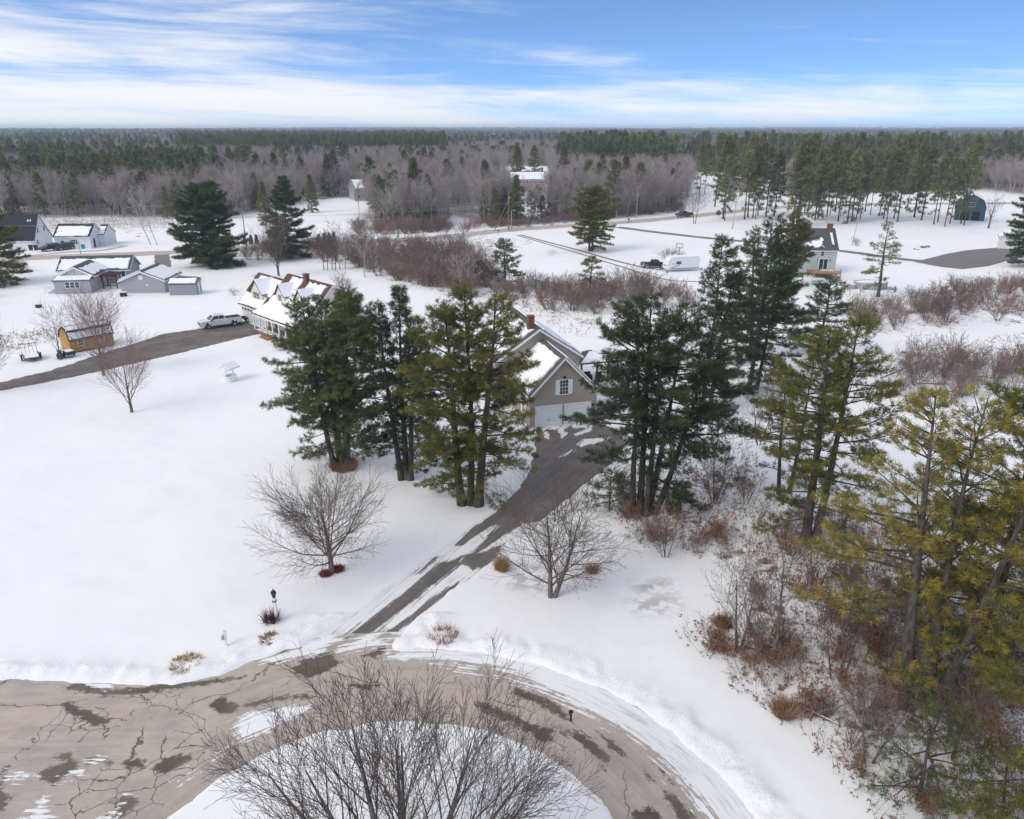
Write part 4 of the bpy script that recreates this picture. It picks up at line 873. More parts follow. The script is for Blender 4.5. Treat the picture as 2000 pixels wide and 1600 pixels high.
# --- cream house
H2 = empty('cream_house', (-40.33, 111.16, 0), rad_(-46), 'cream house with snowy dormers, front porch and brick chimney', 'house')
w_, pl = gable_block(H2, 0, 8.0, 0, 6.9, 2.75, 6.55, 'x', S_cream, M_shingle_brown, .3, ry=3.45, ov_lo=.3)
snow_on(pl[0][0], *pl[0][1:], .03, .80, .02, .40, seed=7); snow_on(pl[0][0], *pl[0][1:], .16, .97, .40, .96, seed=8); snow_on(pl[1][0], *pl[1][1:], .03, .97, .03, .9, seed=9)
T = Tface('-y', 0.0); garage_door(H2, T, .9, 3.6, 2.15, 3, mat('pale_blue_door', (0.55, 0.63, 0.70), .5, .04)); garage_door(H2, T, 4.4, 7.1, 2.15, 3, MATS['pale_blue_door'])
fbox(MB(), T, .42, .60, 1.7, 2.0, -.01, .12).build('wall_lamp', M_black, H2)
w_, pl = gable_block(H2, 8.02, 19.4, .3, 8.3, 3.6, 7.35, 'x', S_cream, M_shingle_brown, .28, ry=4.0, eave_b=5.6, ov_lo=.1)
snow_on(pl[0][0], *pl[0][1:], .03, .97, .03, .62, seed=10); snow_on(pl[0][0], *pl[0][1:], .17, .43, .62, .97, seed=11); snow_on(pl[0][0], *pl[0][1:], .56, .96, .62, .96, jag=.4, seed=12); snow_on(pl[1][0], *pl[1][1:], .04, .96, .05, .85, seed=13)
chimney(pl[0][0], 13.4, 3.7, 6.7, 8.1, .7, .6)
# porch: lean-to roof, deck, posts, steps
A = (8.0, -2.25, 2.68); B = (19.5, -2.25, 2.68); D = (8.0, .35, 3.75); C_ = (19.5, .35, 3.75)
pr = slab(A, B, C_, D, .12).build('porch_roof', M_shingle_brown, H2)
nv = Vector((0, -1.07, 2.6)).normalized()*.12
snow_on(pr, Vector(A)+nv, Vector(B)+nv, Vector(D)+nv, .01, .99, .02, 1.02, seed=14, jag=.12)
MB().box(8.1, 19.4, -2.22, -2.06, 2.42, 2.66).build('porch_beam', M_white, H2)
MB().box(8.1, 19.4, -2.2, .28, .02, .42).build('porch_deck', mat('porch_boards', (.20, .12, .09), .8, .2, 4), H2)
MB().box(8.4, 16.0, -2.0, -1.1, .42, .50).build('porch_snow', M_snow, H2)
for x_ in (8.25, 10.0, 11.8, 13.6, 15.4, 17.2, 19.2): MB().box(x_-.08, x_+.08, -2.2, -2.04, .42, 2.43).build('porch_post', M_white, H2)
for k in range(2): MB().box(11.2, 13.6, -2.75-.35*k, -2.42-.35*k, .0, .28-.14*k).build('step', M_wood, H2)
T = Tface('-y', .3); door(H2, T, 9.6, 10.6, .45, 2.5, M_darkwood); window(H2, T, 11.4, 12.6, 1.1, 2.4, 2); window(H2, T, 14.6, 15.8, 1.1, 2.4, 2); window(H2, T, 17.0, 18.2, 1.1, 2.4, 2)
# dormers
def dormer(root, xc, w2, y0, y1, zb, ze, zr, pane, seed, roofm, wall, sash=2):
    prof = [(xc-w2, y0, zb), (xc+w2, y0, zb), (xc+w2, y0, ze), (xc, y0, zr), (xc-w2, y0, ze)]
    d = MB().prism(prof, (0, y1-y0, 0)).build('dormer', wall, root)
    for sg in (-1, 1):
        A = (xc+sg*(w2+.2), y0-.22, ze-.2*(zr-ze)/w2); D = (xc, y0-.22, zr+.02); B = (A[0], y1+.9, A[2]); C_ = (xc, y1+.9, zr+.02)
        r_ = slab(A, B, C_, D, .10).build('dormer_roof', roofm, d)
        n = (Vector(B)-Vector(A)).cross(Vector(D)-Vector(A)).normalized(); n = n if n.z > 0 else -n
        MB().loft([Vector(A)+n*.115+Vector((-sg*.05, .05, .03)), Vector(B)+n*.115+Vector((-sg*.05, 0, .03)), Vector(C_)+n*.115, Vector(D)+n*.115+Vector((0, .05, 0))], [Vector(p)+n*.23+Vector((-sg*.10 if i in (0, 1) else 0, .08, 0)) for i, p in enumerate((A, B, C_, D))]).build('dormer_snow', M_snow, d)
    T = Tface('-y', y0); a0, a1, z0, z1 = pane; window(d, T, a0, a1, z0, z1, sash, (2, 2), .06)
    return d
def fix_depth(root):
    """keeps the tree at thing > part > sub-part"""
    for p_ in list(root.children):
        for s_ in list(p_.children):
            for q in list(s_.children): q.parent = p_
dormer(H2, 4.3, 1.75, .55, 3.4, 3.1, 4.75, 6.45, (3.35, 5.2, 3.55, 4.75), 20, M_shingle_brown, S_cream, 2)
dormer(H2, 11.0, 1.15, .75, 3.2, 3.9, 5.35, 6.7, (10.55, 11.45, 4.1, 5.35), 21, M_shingle_brown, S_cream, 1)
dormer(H2, 16.4, 1.15, .75, 3.2, 3.9, 5.35, 6.7, (15.95, 16.85, 4.1, 5.35), 22, M_shingle_brown, S_cream, 1)
T = Tface('+x', 19.4); window(H2, T, 2.0, 3.0, 1.0, 2.4); window(H2, T, 5.4, 6.4, 1.0, 2.4)
fix_depth(H2)
# wooden deck rail right of the cream house
DK = empty('deck', H2.matrix_basis @ Vector((19.75, 4.6, 0)), rad_(-46), 'small wooden deck against the far end of the cream house', 'deck')
MB().box(0, 4.2, 0, 3.4, .75, .9).build('deck_floor', M_wood, DK)
for (x_, y_) in ((.1, .1), (2.1, .1), (4.1, .1), (4.1, 1.7), (4.1, 3.3), (.1, 3.3), (2.1, 3.3)): MB().box(x_-.06, x_+.06, y_-.06, y_+.06, 0, 1.85).build('post', M_wood, DK)
for (a_, b_) in (((.1, .1), (4.1, .1)), ((4.1, .1), (4.1, 3.3)), ((.1, 3.3), (4.1, 3.3))): MB().bar((*a_, 1.8), (*b_, 1.8), .05, n=4).build('rail', M_wood, DK)
# --- grey ranch house
H3 = empty('ranch_house', (-79.1, 129.8, 0), rad_(8), 'low grey ranch house with snow roof and projecting rear wing', 'house')
w_, pl = gable_block(H3, -2.6, 9.6, 9.2, 15.2, 2.6, 4.55, 'x', S_grey, M_shingle_grey, .3)
snow_on(pl[0][0], *pl[0][1:], .02, .975, .02, .80, seed=30, jag=.3); snow_on(pl[1][0], *pl[1][1:], .02, .98, .02, .6, seed=31)
T = Tface('-y', 9.2)
window(H3, T, 6.25, 6.95, 1.15, 2.25, 1, (1, 1)); window(H3, T, 3.9+.1, 4.4, 1.1, 2.3, 1, (1, 1)); window(H3, T, 7.35, 7.7, 1.85, 2.15, 1, None); door(H3, T, 8.1, 8.95, .35, 2.35, mat('teal_door', (.30, .55, .58), .5, .03))
MB().box(4.2, 6.0, 8.0, 9.1, .0, .5).build('step', M_wood, H3)
w_, pl = gable_block(H3, 0.05, 6.05, 2.0, 9.18, 2.75, 4.25, 'y', S_grey, M_shingle_grey, .3)
snow_on(pl[0][0], *pl[0][1:], .04, .98, .04, .96, seed=32); snow_on(pl[1][0], *pl[1][1:], .04, .98, .04, .80, seed=33, jag=.5)
MB().loft([(.1, 1.97, 2.75), (6.0, 1.97, 2.75), (3.05, 1.97, 4.2)], [(.1, 1.985, 2.75), (6.0, 1.985, 2.75), (3.05, 1.985, 4.2)]).build('gable_panel', mat('pale_gable', (.55, .56, .58), .6, .04), H3)
T = Tface('-y', 1.97); window(H3, T, 2.85, 3.2, 3.25, 3.55, 1, None)
MB().box(0.1, 6.0, 0, 1.95, 0, 2.25).build('sunroom_wall', S_grey, H3)
sr = slab((-.1, -.15, 2.25), (6.2, -.15, 2.25), (6.2, 1.95, 2.68), (-.1, 1.95, 2.68), .1).build('sunroom_roof', M_shingle_grey, H3)
snow_on(sr, (-.1, -.17, 2.36), (6.2, -.17, 2.36), (-.1, 1.93, 2.79), .03, .985, .02, .98, seed=34, jag=.15)
T = Tface('-y', 0.0)
for a_ in (1.95, 2.75, 3.55): window(H3, T, a_, a_+.68, 1.05, 2.0, 1, (1, 1))
T = Tface('+x', 6.05); window(H3, T, 4.5, 5.3, 1.1, 2.2, 1, (1, 1))
st = MB()
for k in range(4): st.box(-1.3+.28*k, -1.02+.28*k, .6, 1.6, 0, .18*(k+1))
st.build('side_steps', mat('painted_steps', (.35, .45, .52), .6, .1), H3)
# pergola
PG = empty('pergola', gp(220, 562), rad_(8), 'dark brown slatted pergola behind the grey ranch house', 'pergola')
for (x_, y_) in ((-1.15, -.9), (1.15, -.9), (-1.15, 1.3), (1.15, 1.3)): MB().box(x_-.08, x_+.08, y_-.08, y_+.08, 0, 2.3).build('post', M_darkwood, PG)
for y_ in (-.9, 1.3): MB().box(-1.5, 1.5, y_-.05, y_+.05, 2.22, 2.42).build('beam', M_darkwood, PG)
for k in range(11): MB().box(-1.42+.27*k, -1.34+.27*k, -1.3, 1.7, 2.42, 2.54).build('slat', mat('red_stained_wood', (.10, .035, .022), .7, .2), PG)
for (x_, y_) in ((-1.15, -.9), (1.15, -.9)): MB().bar((x_, y_, 1.7), (x_+(.5 if x_ < 0 else -.5), y_, 2.25), .04, n=4).build('brace', M_darkwood, PG)
MB().box(-1.15, 1.15, -.95, -.85, .5, .62).build('rail', M_darkwood, PG); MB().box(-.06, .06, -.96, -.84, .05, .9).build('rail_post', M_darkwood, PG)
# --- detached grey garage and lean shed
H4 = empty('grey_garage', (-68.04, 130.67, 0), rad_(3), 'grey windowless garage gable with snowy roof beside the pergola', 'garage')
w_, pl = gable_block(H4, 0.1, 7.6, 0, 7.6, 2.2, 3.75, 'y', S_grey, M_shingle_grey, .3)
snow_on(pl[0][0], *pl[0][1:], .03, .98, .03, .95, seed=35); snow_on(pl[1][0], *pl[1][1:], .03, .98, .03, .86, seed=36)
T = Tface('-y', 0.0); fbox(MB(), T, 3.35, 4.05, 2.35, 3.0, -.01, .05).build('vent', M_white, H4); fbox(MB(), T, 4.5, 4.8, 1.25, 1.5, -.01, .04).build('outlet_box', M_white, H4)
H5 = empty('storage_shed', gp(332, 577), rad_(3), 'small grey shed with snowy lean roof beside the grey garage', 'shed')
sh = MB().prism([(0, 0, 0), (0, 2.6, 0), (0, 2.6, 2.1), (0, 1.5, 2.7), (0, 0, 1.95)], (4.6, 0, 0)).build('wall', mat('blue_grey_panel', (.27, .29, .32), .6, .05), H5)
r_ = slab((-.12, -.15, 1.90), (4.72, -.15, 1.90), (4.72, 1.5, 2.73), (-.12, 1.5, 2.73), .08).build('roof', M_shingle_brown, H5)
snow_on(r_, (-.12, -.17, 1.99), (4.72, -.17, 1.99), (-.12, 1.48, 2.82), .02, .98, .02, .82, seed=37, jag=.12)
slab((-.12, 1.5, 2.73), (4.72, 1.5, 2.73), (4.72, 2.75, 2.03), (-.12, 2.75, 2.03), .08).build('roof', M_shingle_brown, H5)
MB().box(4.601, 4.63, .9, 1.8, .05, 1.9).build('door', M_white, H5)
# --- yellow barn shed
c0 = gp(140, 691)
H6 = empty('garden_shed', c0, rad_(50), 'yellow plywood barn shed with gambrel roof and snow', 'shed')
gm = [(0, 0, .15), (0, 3.0, .15), (0, 3.0, 1.75), (0, 2.55, 2.65), (0, 1.5, 3.15), (0, .45, 2.65), (0, 0, 1.75)]
MB().prism(gm, (5.4, 0, 0)).build('wall', S_board, H6)
MB().box(.05, 5.35, .05, 2.95, 0, .15).build('skid', M_darkwood, H6)
rp_ = [(-.15, 1.62), (.40, 2.70), (1.5, 3.20), (2.60, 2.70), (3.15, 1.62)]
for i in range(4):
    (ya, za), (yb, zb_) = rp_[i], rp_[i+1]
    r_ = slab((-.12, ya, za), (5.52, ya, za), (5.52, yb, zb_), (-.12, yb, zb_), .05).build('roof', M_shingle_brown, H6)
    n = Vector((5.64, 0, 0)).cross(Vector((0, yb-ya, zb_-za))).normalized(); n = n if n.z > 0 else -n
    o_ = n*.06
    u_ = (.03, .22) if i == 0 else (.02, .98)
    snow_on(r_, Vector((-.12, ya, za))+o_, Vector((5.52, ya, za))+o_, Vector((-.12, yb, zb_))+o_, .02, .98, .08, .92, th=.08, seed=38+i, jag=.2)
T = Tface('-y', 0.0); window(H6, T, 1.05, 1.65, .85, 1.55, 1, (2, 2), fm=M_white); window(H6, T, 3.6, 4.2, .85, 1.55, 1, (2, 2))
T = Tface('+x', 5.4); door(H6, T, .8, 2.2, .2, 2.0, mat('red_door', (.22, .04, .03), .6, .1), False)
# --- grey green two storey house
H7 = empty('colonial_house', (56.6, 149.4, 0), rad_(-2), 'grey green two storey house with brick chimney and deck door', 'house')
w_, pl = gable_block(H7, -4.6, 6.9, 0, 7.2, 4.75, 8.3, 'x', S_green, M_shingle_grey, .2)
snow_on(pl[0][0], *pl[0][1:], .38, .78, .10, .58, jag=.7, seed=50); snow_on(pl[0][0], *pl[0][1:], .05, .38, .04, .8, jag=.5, seed=51); snow_on(pl[0][0], *pl[0][1:], .90, .94, .25, .8, jag=.2, seed=52)
chimney(pl[0][0], 6.0, 3.4, 7.2, 9.2, .9, .8)
T = Tface('-y', 0.0)
window(H7, T, 1.75, 2.45, 3.55, 4.4, 1, (1, 1)); window(H7, T, 3.75, 4.4, 3.55, 4.4, 1, (1, 1)); window(H7, T, -3.2, -2.4, 3.5, 4.4, 1, (1, 1))
sd_ = MB(); fbox(sd_, T, 3.55, 3.68, .9, 2.95, -.02, .05); fbox(sd_, T, 5.28, 5.41, .9, 2.95, -.02, .05); fbox(sd_, T, 3.55, 5.41, 2.95, 3.08, -.02, .05); fbox(sd_, T, 4.44, 4.52, .9, 2.95, -.02, .05)
so = sd_.build('patio_door', M_white, H7); fbox(MB(), T, 3.68, 4.44, .9, 2.95, -.02, .01).build('pane', M_glass, so); fbox(MB(), T, 4.52, 5.28, .9, 2.95, -.02, .01).build('pane', M_glass, so)
for a_ in (3.25, 5.7): fbox(MB(), T, a_-.07, a_+.07, 2.6, 2.85, -.01, .12).build('wall_lamp', M_black, H7)
T = Tface('+x', 6.9); window(H7, T, 1.6, 2.4, 3.5, 4.5); window(H7, T, 4.8, 5.6, 3.5, 4.5)
DK2 = empty('deck', (56.6+1.2, 149.4-4.4, 0), rad_(-2), 'light wooden deck behind the grey green house', 'deck')
for k in range(14): MB().box(0, 5.2, .31*k, .31*k+.29, .72, .80).build('deck_board', M_wood, DK2)
for (x_, y_) in ((.1, .1), (2.6, .1), (5.1, .1), (5.1, 2.2), (5.1, 4.2), (.1, 4.2)): MB().box(x_-.07, x_+.07, y_-.07, y_+.07, 0, 1.0 if y_ > .5 else 1.75).build('post', M_woodg, DK2)
MB().box(0, 5.2, .05, .14, .9, 1.35).build('skirt_board', M_woodg, DK2)
MB().box(2.6, 5.0, 3.0, 4.2, .81, .92).build('snow', M_snow, DK2)
# --- white houses across the street
H8 = empty('white_cottage', (-108.5, 181.7, 0), rad_(5), 'white cottage with snow patch on black roof and blue shutters', 'house')
w_, pl = gable_block(H8, .3, 8.4, 0, 7.4, 2.9, 5.35, 'x', S_white, M_shingle_black, .2)
snow_on(pl[0][0], *pl[0][1:], .05, .955, .02, .80, seed=60, jag=.25); snow_on(pl[1][0], *pl[1][1:], .02, .98, .02, .9, seed=61)
T = Tface('-y', 0.0); M_navy = mat('navy_shutter', (.03, .10, .22), .5, .05)
window(H8, T, 4.3, 5.0, 1.15, 2.15, 1, (1, 1), shutters=(M_navy, .35)); fbox(MB(), T, 1.7, 2.5, 1.3, 1.95, -.01, .04).build('shutter', M_navy, H8)
T = Tface('+x', 8.4); fbox(MB(), T, 1.6, 2.6, .05, 2.2, -.01, .03).build('doorway', M_black, H8); window(H8, T, 4.4, 5.2, 1.1, 2.1, 1, (1, 1))
w_, pl = gable_block(H8, 8.42, 9.9, 4.4, 11.2, 2.7, 4.7, 'x', S_white, M_shingle_black, .15, wname='annex_wall'); snow_on(pl[0][0], *pl[0][1:], .03, .97, .03, .8, seed=62)
H9 = empty('white_farmhouse', (-116.6, 181.5, 0), rad_(5), 'tall white gabled house with steep black roof at the left edge', 'house')
w_, pl = gable_block(H9, -7.5, 3.6, 0, 8.6, 2.2, 7.6, 'x', S_white, M_shingle_black, .2, ry=4.0)
T = Tface('-y', 0.0); garage_door(H9, T, 1.0, 3.0, 1.95); window(H9, T, -3.0, -2.0, .9, 1.9)
T = Tface('+x', 3.6); window(H9, T, 2.0, 2.8, 3.6, 4.7, 1, (1, 1)); window(H9, T, 5.2, 6.0, 3.6, 4.7, 1, (1, 1)); door(H9, T, 1.0, 1.9, .1, 2.1, M_white)
for k in range(2): snow_on(pl[0][0], *pl[0][1:], .80+.05*k, .83+.05*k, .72, .8, jag=.05, seed=63+k)
# --- houses far back in the woods
def far_house(name, q, rz, wd, dp, ev, rdg, wall, roofm, label, seed, win=(2, 3), snow=(.02, .98, .02, .92), chim=False):
    h = empty(name, gp(*q), rad_(rz), label, 'house')
    w_, pl = gable_block(h, -wd/2, wd/2, 0, dp, ev, rdg, 'x', wall, roofm, .25)
    snow_on(pl[0][0], *pl[0][1:], *snow, seed=seed, jag=.3); snow_on(pl[1][0], *pl[1][1:], .02, .98, .02, .95, seed=seed+1)
    T = Tface('-y', 0.0)
    for r_ in range(win[0]):
        for c_ in range(win[1]):
            a_ = -wd/2+wd*(c_+.5)/win[1]
            if r_ == 0 and c_ == win[1]//2: door(h, T, a_-.45, a_+.45, .2, 2.2, M_darkwood, False)
            else: window(h, T, a_-.45, a_+.45, .9+2.7*r_, 2.2+2.7*r_, 1, (1, 1))
    if chim: chimney(pl[0][0], wd/2-1, dp/2, rdg-.6, rdg+1.6, .9, .9)
    return h
S_rose = siding('rosy_siding', (.30, .20, .18)); S_beige = siding('beige_siding', (.42, .33, .24), .2)
far_house('woodland_house', (1030, 374), 4, 16, 8, 5.2, 8.4, S_rose, M_shingle_grey, 'two storey rose brown house deep in the woods behind the braced pole', 70, (2, 5), chim=True)
far_house('woodland_house', (1098, 362), 4, 7, 7, 3.0, 5.4, S_white, M_shingle_grey, 'small white outbuilding right of the rose brown woodland house', 72, (1, 2))
far_house('woodland_house', (1446, 376), -14, 16, 8, 4.4, 7.6, S_beige, M_shingle_brown, 'beige house among tall trunks beyond the dark pickup', 74, (2, 4), (.05, .95, .5, .95))
far_house('woodland_house', (1476, 388), -20, 5, 6, 2.6, 4.6, siding('pale_blue_siding', (.20, .31, .42)), M_shingle_grey, 'little blue house beside the beige woodland house', 76, (1, 2))
far_house('woodland_house', (1330, 331), 0, 13, 8, 3.0, 5.6, S_white, M_shingle_grey, 'distant snow roofed house barely seen between trunks', 78, (1, 3))
far_house('woodland_house', (716, 392), 25, 9, 9, 4.6, 8.0, S_grey, M_shingle_grey, 'grey gabled house behind thin trees left of the woods path', 80, (2, 3))
# blue gambrel barn, right
H10 = empty('barn', gp(1892, 431), rad_(-28), 'dark blue gambrel barn with open bays behind the pine stand', 'barn')
MB().prism([(-4, 0, 0), (4, 0, 0), (4, 0, 3.6), (3.0, 0, 6.0), (0, 0, 7.6), (-3.0, 0, 6.0), (-4, 0, 3.6)], (0, 11, 0)).build('wall', S_navy, H10)
MB().box(4.01, 4.06, .1, 10.9, .05, 3.5).build('side_cladding', mat('bright_blue_wall', (.10, .20, .36), .6, .1), H10)
rp_ = [(-4.3, 3.3), (-3.05, 6.05), (0, 7.7), (3.05, 6.05), (4.3, 3.3)]
for i in range(4):
    (xa, za), (xb, zb_) = rp_[i], rp_[i+1]
    r_ = slab((xa, -.3, za), (xb, -.3, zb_), (xb, 11.3, zb_), (xa, 11.3, za), .1).build('roof', M_shingle_grey, H10)
    MB().add([], [])
    if i in (1, 2): snow_on(r_, (xa, -.3, za+.12), (xb, -.3, zb_+.12), (xa, 11.3, za+.12), .03, .97, .02, .98, seed=90+i)
T = Tface('-y', 0.0)
for a_ in (-2.6, .3): 
    b_ = fbox(MB(), T, a_, a_+2.3, .05, 2.7, -.01, .03).build('bay_shade_plate', mat('painted_bay_shade', (.03, .025, .022), .9, .2), H10)  # dark plate on the closed wall paints the shade inside the bay
    fbox(MB(), T, a_-.14, a_, 0, 2.85, -.01, .06).build('bay_post', M_polegrey, H10)
window(H10, T, -.9, .9, 4.2, 5.4, 3, (1, 1))
far_h = empty('storage_shed', gp(1972, 487), rad_(-30), 'pale shed end at the right edge beside the asphalt lot', 'shed')
w_, pl = gable_block(far_h, -2.5, 2.5, 0, 6, 2.6, 4.0, 'y', S_white, M_shingle_grey, .2); snow_on(pl[0][0], *pl[0][1:], .03, .97, .03, .9, seed=95); snow_on(pl[1][0], *pl[1][1:], .03, .97, .03, .9, seed=96)
T = Tface('-y', 0.0); door(far_h, T, -.6, .6, .05, 2.1, M_white, False)
# ------------------------------------------------------------------ vehicles
def paint(name, col, rough=0.28): 
    m_ = mat(name, col, rough, 0.04, 2, spec=0.5); return m_
def arch(cx, r, z0, n=8): return [(cx+r*math.cos(math.pi-math.pi*i/n), z0+r*math.sin(math.pi-math.pi*i/n)) for i in range(n+1)]
def wheels(root, xs_, half, r=.39):
    for x_ in xs_:
        for s_ in (-1, 1):
            mb = MB(); n = 18
            pr = [(r*.62, -.13), (r*.95, -.13), (r, -.08), (r, .08), (r*.95, .13), (r*.62, .13)]
            vs = []; fs = []
            for (q, yy) in pr:
                for i in range(n): t_ = 2*math.pi*i/n; vs.append((x_+q*math.cos(t_), s_*half+yy, r+q*math.sin(t_)))
            for k in range(len(pr)):
                for i in range(n): fs.append((k*n+i, k*n+(i+1) % n, ((k+1) % len(pr))*n+(i+1) % n, ((k+1) % len(pr))*n+i))
            wl = empty('wheel', (0, 0, 0)); wl.parent = root
            MB().add(vs, fs).build('tyre', M_rubber, wl)
            rm = MB(); a = [(x_+r*.62*math.cos(2*math.pi*i/n), s_*(half+.06), r+r*.62*math.sin(2*math.pi*i/n)) for i in range(n)]
            rm.prism(a, (0, s_*.05, 0)); rm.build('rim', M_chrome, wl)
def greenhouse(root, low, high, wl, wh, zl, zh, body, names=True):
    """cab: roof body with glass plates laid on its sloping faces; low/high = (x_rear, x_front)"""
    b0, b1 = low; t0, t1 = high
    A = [(b0, -wl, zl), (b1, -wl, zl), (b1, wl, zl), (b0, wl, zl)]; B = [(t0, -wh, zh), (t1, -wh, zh), (t1, wh, zh), (t0, wh, zh)]
    MB().loft(A, B).build('cab', body, root, bevel=.05)
    def plate(P, nm):
        P = [Vector(p) for p in P]; n = (P[1]-P[0]).cross(P[3]-P[0]).normalized(); c = sum(P, Vector())/4; ctr = Vector(((b0+b1)/2, 0, (zl+zh)/2))
        if n.dot(c-ctr) < 0: n = -n
        MB().loft([p+n*.004 for p in P], [p+n*.014 for p in P]).build(nm, M_glass, root)
    L = lambda p, q, s: tuple(Vector(p)+(Vector(q)-Vector(p))*s)
    def inset(P, a, b, c, d):
        p0, p1, p2, p3 = P
        f = lambda u, v: L(L(p0, p1, u), L(p3, p2, u), v)
        return [f(a, c), f(b, c), f(b, d), f(a, d)]
    plate(inset([A[1], A[2], B[2], B[1]], .07, .93, .10, .86), 'windshield'); plate(inset([A[0], A[3], B[3], B[0]], .10, .90, .25, .86), 'rear_window')
    for q in ([A[0], A[1], B[1], B[0]], [A[3], A[2], B[2], B[3]]):
        plate(inset(q, .07, .46, .22, .86), 'side_window'); plate(inset(q, .51, .90, .22, .86), 'side_window')
def pickup(name, loc, heading, body, label, two=None, scale=1.0, cover=True):
    root = empty(name, loc, heading, label, 'pickup truck', scale=scale); W = .97
    prof = [(-2.95, .55)]+[(-2.35, .52)]+arch(-1.85, .47, .52)[0:]+[(-1.38, .48)]+[(1.38, .48)]+arch(1.85, .47, .52)+[(2.38, .50), (2.92, .52), (2.97, 1.02), (2.90, 1.16), (1.60, 1.25), (-.72, 1.22), (-.75, 1.30), (-2.95, 1.30)]
    MB().prism([(x, -W, z) for x, z in prof], (0, 2*W, 0)).build('body', body, root, bevel=.025)
    greenhouse(root, (-.70, 1.75), (-.45, .95), .93, .74, 1.20, 1.92, body)
    MB().box(-2.85, -.80, -.84, .84, 1.301, 1.34).build('bed_cover' if cover else 'bed', M_rubber if cover else mat('bed_liner', (.06, .06, .065), .8), root)
    MB().box(-3.06, -2.951, -.95, .95, .55, .74).build('rear_bumper', M_chrome, root); MB().box(2.951, 3.06, -.95, .95, .48, .70).build('front_bumper', M_chrome, root)
    MB().box(2.951, 2.98, -.55, .55, .74, 1.02).build('grille', M_black, root)
    for s_ in (-1, 1):
        MB().box(2.90, 2.975, s_*.78-.16, s_*.78+.16, .80, .99).build('headlight', M_glass, root); MB().box(-2.965, -2.93, s_*.88-.08, s_*.88+.08, .86, 1.20).build('taillight', M_red, root)
        MB().box(1.25, 1.45, s_*1.08-.12, s_*1.08+.12, 1.22, 1.42).build('mirror', M_black, root)
        MB().box(.15, .35, s_*.985-.012, s_*.985+.012, 1.02, 1.06).build('door_handle', M_chrome, root)
        MB().box(-1.3, 1.3, s_*.90-.08, s_*.90+.08, .36, .42).build('running_board', M_rubber, root)
    if two: 
        for s_ in (-1, 1): MB().box(-2.9, -2.38, s_*.975-.008, s_*.975+.008, .60, 1.24).build('fender_panel', two, root)
    wheels(root, (-1.85, 1.85), .83); return root
def suv(name, loc, heading, body, label, L=4.6, Hh=1.65, cat='car', sedan=False):
    root = empty(name, loc, heading, label, cat); h = L/2; W = .90
    prof = [(-h, .45), (-h+.45, .40)]+arch(-h+.95, .38, .40)+[(h-1.35, .38)]+arch(h-.95, .38, .40)+[(h-.45, .40), (h, .42), (h+.02, .72), (h-.25, .90), (h-1.25, 1.0), (-h+.1, 1.02), (-h-.02, .85)]
    MB().prism([(x, -W, z) for x, z in prof], (0, 2*W, 0)).build('body', body, root, bevel=.03)
    greenhouse(root, (-h+.55 if sedan else -h+.05, h-1.15), (-h+1.25 if sedan else -h+.35, h-1.95), .86, .66, 1.0, 1.42 if sedan else Hh, body)
    for s_ in (-1, 1):
        MB().box(h-.10, h+.025, s_*.66-.16, s_*.66+.16, .66, .80).build('headlight', M_glass, root); MB().box(-h-.03, -h+.02, s_*.72-.12, s_*.72+.12, .72, .90).build('taillight', M_red, root)
        MB().box(h-1.55, h-1.38, s_*.98-.1, s_*.98+.1, 1.0, 1.14).build('mirror', M_black, root)
    wheels(root, (-h+.95, h-.95), .78, .33); return root
P_white = paint('white_car_paint', (.74, .75, .76)); P_black = paint('black_car_paint', (.018, .018, .022)); P_char = paint('charcoal_car_paint', (.035, .042, .048)); P_silver = paint('silver_car_paint', (.40, .41, .43)); P_navy = paint('navy_car_paint', (.018, .022, .04)); P_olive = paint('olive_car_paint', (.045, .05, .042))
hd = math.atan2(-3.1, -4.67)
c_ = gp(431, 637); pickup('pickup_truck', (c_.x, c_.y, -.05), hd, P_white, 'white crew cab pickup parked before the cream house garage', scale=.97)
c_ = gp(1276, 523); pickup('pickup_truck', (c_.x, c_.y, 0), rad_(4), P_black, 'black pickup with grey fender parked by the camper', two=P_silver, scale=.86, cover=False)
c_ = gp(1336, 424); pickup('pickup_truck', (c_.x, c_.y, .04), rad_(208), P_char, 'dark pickup driving along the street', scale=.98)
c_ = gp(98, 490); suv('parked_car', (c_.x, c_.y, .03), rad_(238), P_navy, 'dark navy car parked between the two white houses')
c_ = gp(127, 488); suv('parked_car', (c_.x, c_.y, .03), rad_(238), P_olive, 'dark olive car parked before the white cottage')
c_ = gp(611, 476); suv('parked_car', (c_.x, c_.y, .03), rad_(15), P_white, 'white car half hidden behind the bare maple by the street', sedan=True)
# camper
c_ = gp(1303, 532); CP = empty('camper_trailer', (c_.x, c_.y, 0), rad_(14), 'white camper trailer with dark windows and swoosh beside the black pickup', 'camper')
M_gel = mat('camper_gelcoat', (.74, .75, .76), .35, .03)
MB().prism([(0, 0, .55), (6.9, 0, .55), (7.0, 0, 2.6), (6.6, 0, 2.85), (.9, 0, 2.85), (.25, 0, 2.3), (0, 0, 1.5)], (0, 2.3, 0)).build('body', M_gel, CP, bevel=.08)
MB().box(.9, 6.6, .05, 2.25, 2.86, 2.94).build('roof_snow', M_snow, CP)
for (a_, b_) in ((1.9, 2.9), (4.6, 5.7)): MB().box(a_, b_, -.02, -.002, 1.5, 2.05).build('window', M_glass, CP)
MB().box(-.012, .0, .5, 1.8, 1.15, 1.3).build('front_handle', M_black, CP)
MB().loft([(.9, -.015, .75), (2.6, -.015, 1.25), (2.6, -.015, 1.38), (.9, -.015, .85)], [(.9, -.003, .75), (2.6, -.003, 1.25), (2.6, -.003, 1.38), (.9, -.003, .85)]).build('swoosh', mat('grey_decal', (.16, .16, .17), .5, 0), CP)
